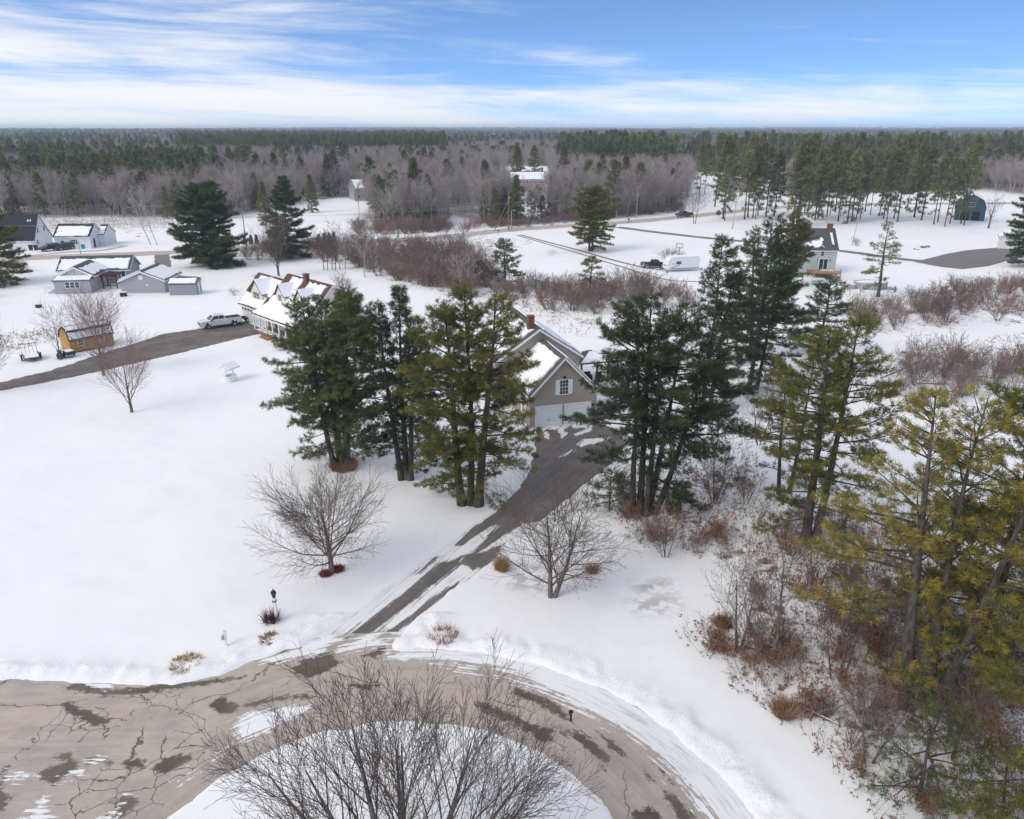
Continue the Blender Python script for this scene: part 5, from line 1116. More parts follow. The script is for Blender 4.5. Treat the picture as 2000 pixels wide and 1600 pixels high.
MB().box(1.0, 1.9, -.015, -.003, 1.55, 1.65).build('stripe', mat('tan_decal', (.35, .24, .15), .5, 0), CP); MB().box(.8, 6.9, -.015, -.003, .56, .72).build('skirt', mat('grey_decal', (.16, .16, .17)), CP)
for x_ in (3.4, 4.2):
    for y_ in (.12, 2.18): MB().lathe([(.33, -.1), (.36, 0), (.33, .1)], 14).build('wheel', M_rubber, CP); w_o = CP.children[-1]; w_o.rotation_euler = (rad_(90), 0, 0); w_o.location = (x_, y_, .34)
MB().bar((-1.1, 1.15, .5), (.1, .6, .55), .05).bar((-1.1, 1.15, .5), (.1, 1.7, .55), .05).build('tongue', M_black, CP); MB().bar((-1.0, 1.15, 0), (-1.0, 1.15, .6), .04).build('jack', M_black, CP)
# utility trailer
c_ = gp(62, 702); UT = empty('utility_trailer', (c_.x, c_.y, 0), rad_(36), 'small open utility trailer with upright mesh ramp on the lawn', 'trailer')
MB().box(-.85, .85, -1.2, 1.2, .38, .46).build('bed', M_black, UT); MB().box(-.78, .78, -1.12, 1.12, .461, .55).build('snow', M_snow, UT)
for s_ in (-1, 1):
    MB().box(s_*.86-.02, s_*.86+.02, -1.2, 1.2, .46, .72).build('side_rail', M_black, UT); MB().box(s_*1.02-.13, s_*1.02+.13, -.45, .45, .62, .68).build('fender', M_black, UT)
    MB().lathe([(.26, -.09), (.29, 0), (.26, .09)], 14).build('wheel', M_rubber, UT); w_o = UT.children[-1]; w_o.rotation_euler = (0, rad_(90), 0); w_o.location = (s_*1.02, 0, .28)
MB().box(-.85, .85, 1.18, 1.22, 1.72, 1.78).build('ramp_bar', M_black, UT)
for k in range(5): MB().box(-.84+.41*k, -.80+.41*k, 1.18, 1.22, .46, 1.72).build('ramp_bar', M_black, UT)
MB().bar((-.3, -1.2, .42), (0, -2.1, .40), .03).bar((.3, -1.2, .42), (0, -2.1, .40), .03).build('tongue', M_black, UT); MB().bar((0, -2.05, 0), (0, -2.05, .42), .03).build('jack', M_steel, UT)
# machines by the yellow shed and by the garage
c_ = gp(118, 698); GR = empty('snow_blower', (c_.x, c_.y, 0), rad_(30), 'dark machine with a chute standing by the yellow shed', 'snow blower')
MB().box(-.35, .35, -.9, -.3, .05, .6).build('auger_housing', mat('dark_green_metal', (.02, .07, .07), .4), GR); MB().box(-.22, .22, -.3, .4, .35, .85).build('engine', M_black, GR); MB().bar((0, -.6, .6), (0, -.75, 1.15), .10).build('chute', M_black, GR)
for s_ in (-1, 1): MB().bar((s_*.25, .3, .7), (s_*.25, 1.1, 1.05), .025).build('handlebar', M_black, GR); MB().lathe([(.2, -.06), (.22, 0), (.2, .06)], 12).build('wheel', M_rubber, GR); w_o = GR.children[-1]; w_o.rotation_euler = (0, rad_(90), 0); w_o.location = (s_*.34, .1, .21)
c_ = gp(135, 696); GC = empty('garden_cart', (c_.x, c_.y, 0), rad_(50), 'snow dusted garden cart against the yellow shed corner', 'cart')
MB().box(-.5, .5, -.9, .5, .35, .75).build('tub', mat('dark_green_metal', (.02, .07, .07)), GC); MB().box(-.42, .42, -.8, .42, .751, .83).build('snow', M_snow, GC); MB().bar((0, .5, .5), (0, 1.3, .9), .03).build('handle', M_black, GC)
for s_ in (-1, 1): MB().lathe([(.26, -.05), (.28, 0), (.26, .05)], 12).build('wheel', M_rubber, GC); w_o = GC.children[-1]; w_o.rotation_euler = (0, rad_(90), 0); w_o.location = (s_*.56, -.1, .27)
c_ = gp(474, 629); AT = empty('quad_bike', (c_.x, c_.y, 0), hd, 'red and black quad bike between white pickup and cream garage', 'quad bike')
MB().box(-.85, .85, -.35, .35, .5, .72).build('body', mat('red_plastic', (.30, .02, .02), .4), AT, bevel=.04); MB().box(-.5, .25, -.2, .2, .72, .88).build('seat', M_black, AT, bevel=.03); MB().bar((.4, 0, .7), (.25, 0, 1.1), .04).bar((.25, -.38, 1.1), (.25, .38, 1.1), .03).build('handlebar', M_black, AT); wheels(AT, (-.6, .6), .48, .30)
for s_ in (-1, 1): MB().box(s_*.68-.22, s_*.68+.22, -.55, .55, .68, .73).build('fender', M_black, AT)

# ------------------------------------------------------------------ yard things
W_ = gp(450, 743); WL = empty('wishing_well', W_, rad_(68), 'white wishing well with a little snowy roof on the lawn', 'wishing well')
MB().lathe([(.72, 0), (.72, .5), (.78, .5), (.78, .6), (.56, .6), (.56, .2), (.05, .2)], 14).build('basin', M_white, WL)
for s_ in (-1, 1): MB().box(s_*.58-.05, s_*.58+.05, -.05, .05, .5, 1.75).build('post', M_white, WL); slab((-.95, s_*.85, 1.45), (.95, s_*.85, 1.45), (.95, 0, 1.95), (-.95, 0, 1.95), .05).build('roof', M_white, WL); slab((-.9, s_*.8, 1.55), (.9, s_*.8, 1.55), (.9, 0.02*s_, 2.02), (-.9, 0.02*s_, 2.02), .06).build('snow', M_snow, WL)
MB().bar((-.58, 0, 1.2), (.58, 0, 1.2), .05).build('windlass', M_white, WL)
c_ = gp(541, 1214); LP = empty('lamp_post', c_, 0, 'white post lamp with black lantern by the driveway mouth', 'lamp post')
MB().box(-.075, .075, -.075, .075, -.1, 1.55).build('post', M_white, LP); MB().box(-.11, .11, -.11, .11, 1.38, 1.44).build('collar', M_black, LP); MB().box(-.10, .10, -.10, .10, 1.55, 1.62).build('cap', M_white, LP)
ln_ = MB().lathe([(.06, 1.62), (.09, 1.68), (.16, 1.95), (.18, 1.97), (.10, 2.10), (.03, 2.14), (.03, 2.24)], 6).build('lantern', M_black, LP)
MB().box(-.45, -.02, -.03, .03, .12, .38).build('number_plate', M_black, LP)
c_ = gp(443, 1262); MP = empty('newspaper_post', c_, rad_(10), 'white post with a small box at the road edge', 'post')
MB().box(-.06, .06, -.06, .06, -.1, 1.05).build('post', M_white, MP); MB().prism([(-.08, -.08, 1.05), (.08, -.08, 1.05), (.08, .08, 1.05), (-.08, .08, 1.05)], (0, 0, .06)).build('cap', M_white, MP); MB().box(-.20, -.061, -.10, .10, .48, .70).build('box', M_polegrey, MP)
for q, lb in (((849, 1062), 'thin white marker stake left of the driveway'), ((981, 1092), 'thin white marker stake right of the driveway')):
    c_ = gp(*q); S_ = empty('marker_stake', c_, 0, lb, 'stake'); MB().bar((0, 0, -.1), (0, 0, 1.0), .022, .018).build('rod', M_white, S_); MB().lathe([(.035, 0), (.045, .04), (.035, .10)], 8, (0, 0, .98)).build('reflector', M_white, S_)
c_ = gp(1115, 1406); HY = empty('marker_stake', c_, 0, 'short dark stub post at the turning circle edge', 'stake'); MB().bar((0, 0, -.1), (0, 0, .55), .05).build('rod', M_black, HY); MB().box(-.09, .09, -.03, .03, .42, .58).build('plate', M_black, HY)
# pavilion by the tan house
c_ = H1.matrix_basis @ Vector((7.6, 12.4, 0)); GZ = empty('pavilion', c_, rad_(16), 'wooden pavilion with snowy metal roof beside the tan house', 'pavilion')
for (x_, y_) in ((-1.6, -1.6), (1.6, -1.6), (-1.6, 1.6), (1.6, 1.6)): MB().box(x_-.10, x_+.10, y_-.10, y_+.10, 0, 2.5).build('post', M_wood, GZ)
for k in range(4):
    a0 = rad_(45+90*k); a1 = rad_(135+90*k); r1 = 2.75; p0 = (r1*math.cos(a0), r1*math.sin(a0), 2.5); p1 = (r1*math.cos(a1), r1*math.sin(a1), 2.5); ap0 = (.35*math.cos(a0), .35*math.sin(a0), 3.35); ap1 = (.35*math.cos(a1), .35*math.sin(a1), 3.35)
    r_ = slab(p0, p1, ap1, ap0, .06).build('roof', M_black, GZ); n = (Vector(p1)-Vector(p0)).cross(Vector(ap0)-Vector(p0)).normalized(); n = n if n.z > 0 else -n
    if k != 1:
        q = [Vector(p0)*.93+Vector((0, 0, .2)), Vector(p1)*.93+Vector((0, 0, .2)), Vector(ap1)*1.0, Vector(ap0)*1.0]; MB().loft([v+n*.065 for v in q], [v+n*.14 for v in q]).build('snow', M_snow, GZ)
    MB().bar((1.6*(1 if math.cos(a0) > 0 else -1), 1.6*(1 if math.sin(a0) > 0 else -1), 2.45), (1.6*(1 if math.cos(a1) > 0 else -1), 1.6*(1 if math.sin(a1) > 0 else -1), 2.45), .09, n=4).build('beam', M_wood, GZ)
for q, lb, sz in (((-.6, -.3), 'dark covered sofa under the pavilion', (1.5, .8, .75)), ((.9, -.9), 'dark covered chair at the pavilion front', (.8, .8, .8)), ((3.0, -.4), 'rounded dark covered grill right of the pavilion', (1.0, .7, 1.1))):
    p_ = GZ.matrix_basis @ Vector((*q, 0)); o = MB().box(-sz[0]/2, sz[0]/2, -sz[1]/2, sz[1]/2, 0, sz[2]).box(-sz[0]/2, sz[0]/2, sz[1]/2-.2, sz[1]/2, sz[2]+.002, sz[2]+.25).build('covered_furniture', M_black, None, bevel=.07); o.location = p_; o.rotation_euler = (0, 0, rad_(16)); tag(o, lb, 'furniture')
c_ = H1.matrix_basis @ Vector((4.3, 1.4, 0)); LW = empty('retaining_wall', c_, rad_(16), 'low pale block wall right of the garage corner', 'wall')
for r_ in range(3):
    for k in range(4): MB().box(.62*k+(.3 if r_ % 2 else 0), .62*k+.60+(.3 if r_ % 2 else 0), 0, .35, .28*r_, .28*r_+.265).build('block', M_concrete, LW)
# poles and wires
def pole(name, q, h, label, r=.14, m_=None, arms=True):
    c_ = gp(*q); P_ = empty(name, c_, 0, label, 'utility pole'); MB().bar((0, 0, -.2), (0, 0, h), r, r*.65, 10).build('shaft', m_ or M_pole, P_)
    if arms: MB().bar((0, 0, h-.25), (0, 0, h+.12), .04).build('insulator', M_polegrey, P_); MB().lathe([(.16, 0), (.16, .5), (.05, .55)], 10, (.28, 0, h-1.7)).build('transformer', M_polegrey, P_)
    return P_, c_
P1, c1 = pole('utility_pole', (993, 451), 10.4, 'brown utility pole propped by two slanting braces')
MB().bar((-4.0, .6, -.1), (-.1, 0, 8.0), .10, .07).build('brace', M_pole, P1); MB().bar((-4.2, -.8, -.1), (-.1, 0, 5.2), .10, .07).build('brace', M_pole, P1); MB().bar((.85, -.2, -.1), (.85, -.2, 5.6), .09).build('stub_pole', M_polegrey, P1)
P2, c2 = pole('utility_pole', (1243, 426), 8.6, 'pale utility pole beside the street left of the dark pickup', .11, M_polegrey)
P3, c3 = pole('utility_pole', (482, 489), 10.0, 'utility pole hidden beside the street pine')
P4, c4 = pole('utility_pole', (-60, 510), 10.0, 'utility pole beyond the left edge of the street')
P5, c5 = pole('utility_pole', (1600, 398), 10.0, 'utility pole among the tall pines along the street')
def wire(a, b, sag, label, r=.028):
    a, b = Vector(a), Vector(b); pts = [a+(b-a)*(i/16)+Vector((0, 0, -sag*4*(i/16)*(1-i/16))) for i in range(17)]
    V, Fq = tubes([(*pts[i], *pts[i+1], r, r) for i in range(16)], 4); tag(link('power_line', np_mesh('power_line', V, Fq, [M_polegrey])), label, 'power line')
z_ = Vector((0, 0, 1))
wire(c1+z_*7.6, c2+z_*7.6, .5, 'power line from the braced pole to the pale pole'); wire(c1+z_*7.6, c3+z_*7.6, .8, 'power line from the braced pole towards the left pines'); wire(c3+z_*7.6, c4+z_*7.6, .8, 'power line above the roofs of the white houses'); wire(c2+z_*7.6, c5+z_*7.6, .8, 'power line from the pale pole into the tall pines')
c_ = gp(158, 497); o = empty('sign_post', c_, 0, 'thin dark post on the verge before the white cottage', 'post'); MB().bar((0, 0, -.1), (0, 0, 2.9), .07, .05).build('shaft', M_pole, o); MB().box(-.16, .16, -.02, .02, 2.5, 2.85).build('plate', M_polegrey, o)
c_ = gp(1664, 479); o = empty('flag_pole', c_, 0, 'slim pale leaning pole behind the grey green house', 'pole'); MB().bar((0, 0, -.1), (.9, .2, 8.6), .07, .04).build('shaft', M_polegrey, o); MB().lathe([(.02, 0), (.09, .09), (.02, .18)], 8, (.9, .2, 8.55)).build('finial', M_polegrey, o)
# basketball hoop
c_ = gp(1326, 503); o = empty('basketball_hoop', c_, rad_(-20), 'basketball hoop with white backboard behind the camper', 'basketball hoop'); MB().bar((0, 0, 0), (0, 0, 2.6), .06).build('pole', M_black, o); MB().box(-.75, .75, -.32, -.26, 2.1, 3.1).build('backboard_rim', M_black, o); MB().box(-.66, .66, -.335, -.321, 2.19, 3.01).build('backboard', M_white, o); MB().box(-.3, .3, -.26, .02, 2.45, 2.55).build('bracket', M_black, o)
rg = []
for i in range(12): a0 = 2*math.pi*i/12; a1 = 2*math.pi*(i+1)/12; rg.append((.23*math.cos(a0), -.62+.23*math.sin(a0), 2.3, .23*math.cos(a1), -.62+.23*math.sin(a1), 2.3, .015, .015))
V, Fq = tubes(rg, 4); link('ring', np_mesh('ring', V, Fq, [M_red]), o)
# pool, steps, covered grill
c_ = gp(1706, 566); PL = empty('swimming_pool', c_, 0, 'round above ground pool with snow cover beside the sparse pine', 'pool'); n_ = 20
for i in range(n_):
    a0 = 2*math.pi*i/n_; a1 = 2*math.pi*(i+1)/n_-.03; p = lambda a, r: (r*math.cos(a), r*.62*math.sin(a)+1.5, 0)
    MB().prism([p(a0, 3.0), p(a1, 3.0), p(a1, 2.92), p(a0, 2.92)], (0, 0, 1.2)).build('panel', M_concrete, PL)
MB().prism([(2.9*math.cos(2*math.pi*i/24), 2.9*.62*math.sin(2*math.pi*i/24)+1.5, .9) for i in range(24)], (0, 0, .18)).build('snow', M_snow, PL)
MB().prism([(3.08*math.cos(2*math.pi*i/24), 3.08*.62*math.sin(2*math.pi*i/24)+1.5, 1.2) for i in range(24)], (0, 0, .05)).build('rim', M_concrete, PL) if False else None
c_ = gp(1663, 565); o = empty('hot_tub', c_, 0, 'small snow capped tub at the near end of the pool', 'hot tub'); MB().box(-.65, .65, -.1, 1.1, 0, .75).build('shell', M_polegrey, o, bevel=.06); MB().box(-.62, .62, -.06, 1.06, .752, .92).build('snow', M_snow, o, bevel=.05)
c_ = gp(1613, 564); o = MB().lathe([(.55, 0), (.6, .5), (.5, .85), (.2, 1.02)], 12).build('covered_grill', M_blue); o.location = c_; tag(o, 'blue covered grill under the wooden deck edge', 'grill')
c_ = gp(1747, 571); o = MB().lathe([(.22, 0), (.26, .5), (.16, .7), (.2, .95), (.08, 1.1)], 10).build('garden_statue', M_polegrey); o.location = c_; tag(o, 'small grey garden figure right of the pool', 'statue')
# bins and boxes
for q, lb in (((61, 489), 'left one of two dark blue bins by the white farmhouse'), ((71, 489), 'right one of two dark blue bins by the white farmhouse')):
    o = empty('wheeled_bin', gp(*q), rad_(5), lb, 'bin'); MB().loft([(-.26, -.3, 0), (.26, -.3, 0), (.26, .3, 0), (-.26, .3, 0)], [(-.36, -.4, 1.15), (.36, -.4, 1.15), (.36, .4, 1.15), (-.36, .4, 1.15)]).build('tub', mat('navy_plastic', (.01, .02, .06), .5), o); MB().box(-.39, .39, -.44, .44, 1.151, 1.22).build('lid', MATS['navy_plastic'], o)
for q, lb, sz, m_ in (((242, 579), 'black storage box at the left corner of the grey garage', (1.0, .6, .7), M_black), ((76, 601), 'small dark crate alone on the snowy lawn', (.8, .5, .4), M_black), ((164, 486), 'blue bin against the white cottage wall', (.9, .6, 1.0), mat('bright_blue_plastic', (.02, .22, .36), .5)), ((207, 473), 'tan pallet stack by the white cottage', (1.4, 1.0, 1.2), M_woodg), ((525, 638), 'yellow and blue bin beside the porch of the cream house', (1.0, .6, .6), mat('yellow_plastic', (.55, .30, .02), .5))):
    o = empty('storage_box', gp(*q), rad_(8), lb, 'box'); MB().box(-sz[0]/2, sz[0]/2, -sz[1]/2, sz[1]/2, 0, sz[2]).build('tub', m_, o, bevel=.02); MB().box(-sz[0]/2-.03, sz[0]/2+.03, -sz[1]/2-.03, sz[1]/2+.03, sz[2]+.002, sz[2]+.07).build('lid', MATS['bright_blue_plastic'] if 'yellow' in lb else M_snow if 'black' in lb else m_, o)
c_ = gp(95, 571); o = empty('garden_bench', c_, rad_(10), 'snowy white garden bench left of the ranch house', 'bench'); MB().box(-.7, .7, -.25, .25, .4, .47).build('seat', M_white, o); MB().box(-.7, .7, .22, .28, .55, .95).build('backrest', M_white, o)
for x_ in (-.6, .6):
    for y_ in (-.2, .2): MB().box(x_-.03, x_+.03, y_-.03, y_+.03, 0, .4).build('leg', M_white, o)
for q, lb in (((973, 459), 'black mailbox on the street verge near the braced pole'), ((1227, 436), 'dark mailbox pair where the lane meets the street')):
    o = empty('mailbox', gp(*q), rad_(60), lb, 'mailbox'); MB().box(-.05, .05, -.05, .05, 0, 1.1).build('post', M_pole, o); MB().prism([(-.12, -.28, 1.1), (.12, -.28, 1.1), (.12, -.28, 1.28), (.06, -.28, 1.38), (-.06, -.28, 1.38), (-.12, -.28, 1.28)], (0, .56, 0)).build('box', M_black, o)
    if 'pair' in lb: MB().box(.4, .5, -.05, .05, 0, 1.1).build('post', M_pole, o); MB().box(.30, .60, -.28, .28, 1.1, 1.36).build('box', M_black, o); MB().box(-.05, .5, -.04, .04, .9, 1.0).build('crossbar', M_pole, o)
# wire fence behind the sapling clump
FN = empty('wire_fence', gp(1390, 842), 0, 'thin post and wire fence in the snow right of the fanned pine', 'fence'); fpts = [gp(1390, 842), gp(1411, 841), gp(1438, 840), gp(1474, 839), gp(1500, 838)]
for q in fpts: q = q-fpts[0]; MB().bar((q.x, q.y, -.1), (q.x, q.y, 1.3), .035).build('post', M_pole, FN)
for i in range(4):
    a, b_ = fpts[i]-fpts[0], fpts[i+1]-fpts[0]
    for h_ in (.35, .75, 1.15): MB().bar((a.x, a.y, h_), (b_.x, b_.y, h_), .007, n=4).build('wire', M_steel, FN)
# fallen trunks and branches
for k, (q0, q1, r_, lb) in enumerate((((1455, 1263), (1530, 1292), .07, 'fallen snowy log at the foot of the two saplings'), ((1545, 1375), (1640, 1420), .06, 'brown fallen trunk along the thicket edge'), ((1720, 740), (1850, 690), .09, 'long snow capped fallen trunk in the right brush'), ((1790, 750), (1860, 752), .07, 'short fallen trunk lying level in the right brush'))):
    a = gp(*q0)+Vector((0, 0, .1)); b_ = gp(*q1)+Vector((0, 0, .5 if k == 2 else .12)); o = empty('fallen_log', a, 0, lb, 'log'); d = b_-a
    MB().bar((0, 0, 0), d, r_, r_*.5, 7).build('log', B_maple, o); MB().bar((0, 0, r_*.8), d+Vector((0, 0, r_*.5)), r_*.7, r_*.35, 6).build('snow', M_snow, o)
    for j in range(5):
        s_ = .35+.12*j; e = d*s_; v = Vector((rnd.gauss(0, .5), rnd.gauss(0, .5), .5+rnd.random()*.5)); MB().bar(e, e+v, r_*.4, .01, 4).build('branch', B_twig, o)
# foundation rocks along the far lawn
for k, (q, s_) in enumerate((((1786, 487), .35), ((1793, 488), .3), ((1803, 484), .7), ((1812, 483), .6), ((1650, 437), 1.0))):
    bm = bmesh.new(); bmesh.ops.create_icosphere(bm, subdivisions=2, radius=s_)
    for v in bm.verts: v.co *= 1+rnd.uniform(-.2, .2); v.co.z = max(v.co.z*.7, -.1)
    me = bpy.data.meshes.new('boulder'); bm.to_mesh(me); bm.free(); me.materials.append(mat('rock', (.20, .15, .14), .9, .25, 4)); o = link('boulder', me); o.location = gp(*q)
    tag(o, ['leftmost small rock of the row on the far lawn', 'second small rock of the row on the far lawn', 'larger left rock of the pair on the far lawn', 'larger right rock of the pair on the far lawn', 'dark boulder at the foot of the pine stand'][k], 'rock')
# ------------------------------------------------------------------ shrubs, brush, forest, haze
def stem_levels(seed, h, n, spread, prm):
    R = random.Random(seed); out = [[] for _ in range(5)]
    for k in range(n):
        a = R.random()*6.28; l_ = spread*math.sqrt(R.random()); p_ = dict(MAPLE); p_.update(prm)
        grow(out, R, (math.cos(a)*.12*n**.5*R.random(), math.sin(a)*.12*n**.5*R.random(), -.05), norm3((math.cos(a)*l_, math.sin(a)*l_, 1)), h*(.6+.5*R.random()), .016+.004*h, 0, p_)
    return out
def shrub_mesh(name, seed, h, n, spread, m_, rmin, kids=(6, 3), leaf=0, leafm=None):
    lv = stem_levels(seed, h, n, spread, dict(levels=2, step=[.5, .35, .3, .3, .3], kids=[kids[0], kids[1], 2, 2], ang=[32, 34, 30, 30], len=[.45, .5, .5, .5], start=[.25, .2, .2, .2], wander=[.09, .12, .14, .1, .1], up=[.03, .04, .03, 0, 0], rmin=rmin))
    V, Fq = join_tubes(lv, (3, 3, 3)); Ft = quad_tri(Fq); fm = np.zeros(len(Ft), int); mats = [m_]
    if leaf:
        rs = np.random.default_rng(seed); tips = np.array([s_[3:6] for l in lv for s_ in l]); tips = tips[rs.random(len(tips)) < leaf]
        Vl, Fl, _ = blades(tips, np.tile([[0, 0, 1.0]], (len(tips), 1)), np.full(len(tips), .10), .035, 2, rs, 1.2, 0)
        Ft = np.concatenate([Ft, Fl+len(V)]); V = np.concatenate([V, Vl]); fm = np.concatenate([fm, np.ones(len(Fl), int)]); mats.append(leafm or B_dead)
    return np_mesh(name, V, Ft, mats, fm)
SH = {'red': [shrub_mesh('shrub', 500+k, 2.2, 16, .9, B_red, .011, leaf=.10) for k in range(3)], 'brown': [shrub_mesh('shrub', 510+k, 2.8, 16, .75, B_brush, .011) for k in range(3)],
      'near': [shrub_mesh('shrub', 520+k, 1.5, 13, 1.0, B_red, .005, (7, 4), .30) for k in range(3)], 'wand': [shrub_mesh('shrub', 530+k, 2.6, 9, .45, B_brush, .006, (7, 3), .05) for k in range(3)]}
def in_poly(x, y, poly):
    return bool(poly_sdf(np.array([x]), np.array([y]), poly)[0] < 0)
def scatter(polypx, n, seed):
    R = random.Random(seed); W = px_poly(polypx); x0, y0 = W.min(0); x1, y1 = W.max(0)
    X_ = np.array([R.uniform(x0, x1) for _ in range(n*12)]); Y_ = np.array([R.uniform(y0, y1) for _ in range(n*12)])
    s_ = np.minimum.reduce([poly_sdf(X_, Y_, W)]); ok = np.where(s_ < 0)[0][:n]
    return [(X_[i], Y_[i]) for i in ok]
def shrubs(polypx, n, kinds, seed, label, group, smin, smax):
    R = random.Random(seed)
    for (x, y) in scatter(polypx, n, seed):
        o = link('shrub', R.choice(SH[R.choice(kinds)])); o.location = (x, y, 0); o.rotation_euler = (0, 0, R.random()*6.28); s_ = R.uniform(smin, smax); o.scale = (s_*R.uniform(.9, 1.2), s_*R.uniform(.9, 1.2), s_)
        tag(o, label, 'shrub', group)
shrubs([(960, 520), (1000, 560), (1200, 562), (1340, 570), (1350, 602), (1150, 618), (1020, 600), (930, 585), (850, 572), (800, 555)], 62, ('red', 'brown'), 1, 'leafless reddish shrub in the hedge before the snow field', 'hedge shrubs before the snow field', .9, 1.6)
shrubs([(690, 484), (900, 488), (950, 530), (900, 575), (760, 548), (690, 520), (600, 506), (430, 512), (430, 494)], 66, ('brown', 'red', 'brown'), 2, 'leafless brown shrub in the thicket south of the street', 'thicket shrubs south of the street', 1.0, 1.8)
shrubs([(700, 462), (700, 445), (860, 440), (880, 452)], 30, ('brown', 'red'), 3, 'dark leafless shrub along the north verge of the street', 'verge shrubs north of the street', 1.0, 1.7)
shrubs([(1060, 440), (1060, 428), (1330, 408), (1330, 416)], 26, ('brown', 'red'), 4, 'leafless shrub under the woods edge behind the street', 'shrubs under the woods edge', .9, 1.5)
shrubs([(1650, 612), (1860, 568), (2060, 548), (2060, 620), (1760, 648), (1690, 650)], 46, ('brown', 'red'), 5, 'leafless shrub in the upper hedge at the right', 'upper hedge shrubs at right', .8, 1.3)
shrubs([(1720, 740), (1780, 700), (1880, 720), (2060, 700), (2060, 765), (1900, 775), (1740, 790)], 26, ('wand', 'brown'), 6, 'wiry leafless shrub in the lower hedge at the right', 'lower hedge shrubs at right', .8, 1.35)
shrubs([(1215, 960), (1290, 1000), (1420, 940), (1490, 960), (1490, 1075), (1380, 1085), (1260, 1080), (1215, 1030)], 24, ('near', 'wand'), 7, 'reddish twiggy shrub in the brush below the fanned pine', 'brush shrubs below the fanned pine', .6, 1.0)
shrubs([(1345, 1240), (1480, 1150), (1560, 1250), (1740, 1430), (1840, 1600), (1720, 1600), (1560, 1420), (1450, 1350)], 26, ('near', 'near', 'wand'), 8, 'reddish shrub at the front of the lower right thicket', 'front shrubs of the lower right thicket', .5, .9)
shrubs([(1600, 1120), (1750, 1100), (1990, 1350), (2000, 1600), (1850, 1560), (1700, 1350), (1580, 1240)], 26, ('wand', 'near'), 9, 'wiry shrub under the golden pine', 'shrubs under the golden pine', .8, 1.5)
shrubs([(-60, 500), (20, 520), (55, 528), (0, 570), (-100, 600)], 12, ('red', 'brown'), 10, 'reddish shrub under the pine at the left edge', 'shrubs at the left edge', .8, 1.2)
for k, (q, s_, lb) in enumerate((((1298, 505), .9, 'left rounded bare bush behind the black pickup'), ((1308, 502), 1.0, 'right rounded bare bush behind the black pickup'), ((1673, 480), .9, 'rounded bare bush at the foot of the leaning pole'), ((457, 577), .55, 'small dry bush alone left of the cream house'), ((1331, 505), .8, 'bare bush beside the basketball hoop'), ((660, 556), 1.0, 'arching bare bush behind the cream house'), ((676, 556), .7, 'red dry bush behind the cream house chimney'), ((550, 686), .75, 'low red bush at the porch corner'), ((504, 545), .6, 'small red bush at the ridge of the cream house'))):
    o = link('shrub', SH['red' if 'red' in lb else 'brown'][k % 3]); o.location = gp(*q); o.rotation_euler = (0, 0, k*1.3); o.scale = (s_*1.1, s_*1.1, s_*.8); tag(o, lb, 'bush')
# rows of tiny arborvitae along the drive across the street
def cone_shrub(seed, h, r):
    rs = np.random.default_rng(seed); n = 420; t_ = rs.random(n)**.8; a = rs.random(n)*6.28; q = r*(1-t_)**.8*(.6+.4*rs.random(n))
    C = np.stack([q*np.cos(a), q*np.sin(a), .1+t_*h], 1); D = np.stack([np.cos(a)*.6, np.sin(a)*.6, np.full(n, .8)], 1)
    V, Fc, tint = blades(C, D, np.full(n, .28), .05, 5, rs, .4, .3); return np_mesh('foliage', V, Fc, [FO['dark']], fattr={'tint': tint})
cm = cone_shrub(3, 2.2, .5)
for k, px_ in enumerate((479, 491, 502, 624, 634, 644, 653)):
    o = link('arborvitae', cm); o.location = gp(px_, 478-.6*(k > 2)*(k-3)); o.rotation_euler = (0, 0, k); o.scale = (1, 1, .9+.05*k)
    tag(o, 'small dark conical shrub in the row left of the street pine' if k < 3 else 'small dark conical shrub in the row beside the white car', 'shrub', 'conical shrubs left' if k < 3 else 'conical shrubs by the white car')
# tufts of dry grass and mulch
def tuft(q, lb, h, r, n, m_, seed, up=.6):
    rs = np.random.default_rng(seed); a = rs.random(n)*6.28; rr_ = r*np.sqrt(rs.random(n)); C = np.stack([rr_*np.cos(a), rr_*np.sin(a), np.zeros(n)], 1); D = np.stack([np.cos(a)*.6, np.sin(a)*.6, np.full(n, 1.0)], 1)
    V, Fc, tint = blades(C, D, np.full(n, h), .018, 5, rs, .35, up); o = link('grass_tuft', np_mesh('grass_tuft', V, Fc, [m_])); o.location = gp(*q); tag(o, lb, 'grass tuft')
M_rust = mat('rust_mulch', (.26, .045, .03), .85, .3, 9)
tuft((980, 1112), 'orange dry grass tuft left of the forked maple', .75, .30, 160, B_grass, 1); tuft((1157, 1117), 'tan dry grass tuft right of the forked maple', .5, .28, 90, B_grass, 2); tuft((637, 1122), 'red leaf heap left of the round maple trunk', .22, .35, 160, M_rust, 3, .2); tuft((659, 1113), 'red leaf heap right of the round maple trunk', .22, .38, 160, M_rust, 4, .2)
tuft((530, 1213), 'dark dead stems at the lamp post foot', .7, .35, 60, mat('dark_stems', (.10, .035, .035), .85, .2), 5); tuft((1410, 1222), 'rusty grass clump at the thicket corner', .6, .4, 150, B_dead, 6); tuft((1530, 1395), 'straw coloured grass clump at the thicket edge', .8, .45, 170, mat('straw', (.36, .22, .13), .85, .2), 7); tuft((365, 1298), 'flattened orange grass on the plough bank', .25, .8, 160, B_grass, 8, 0); tuft((865, 1245), 'dotted pale weeds right of the driveway mouth', .5, .8, 60, mat('straw', (.36, .22, .13)), 9); tuft((525, 1250), 'rusty grass at the plough bank by the lamp', .25, .5, 90, B_dead, 10, 0); tuft((672, 915), 'rusty brush round the five stemmed pine foot', .9, 1.0, 260, B_dead, 11); tuft((1045, 890), 'orange grass at the driveway bend', .3, .25, 70, B_grass, 12)
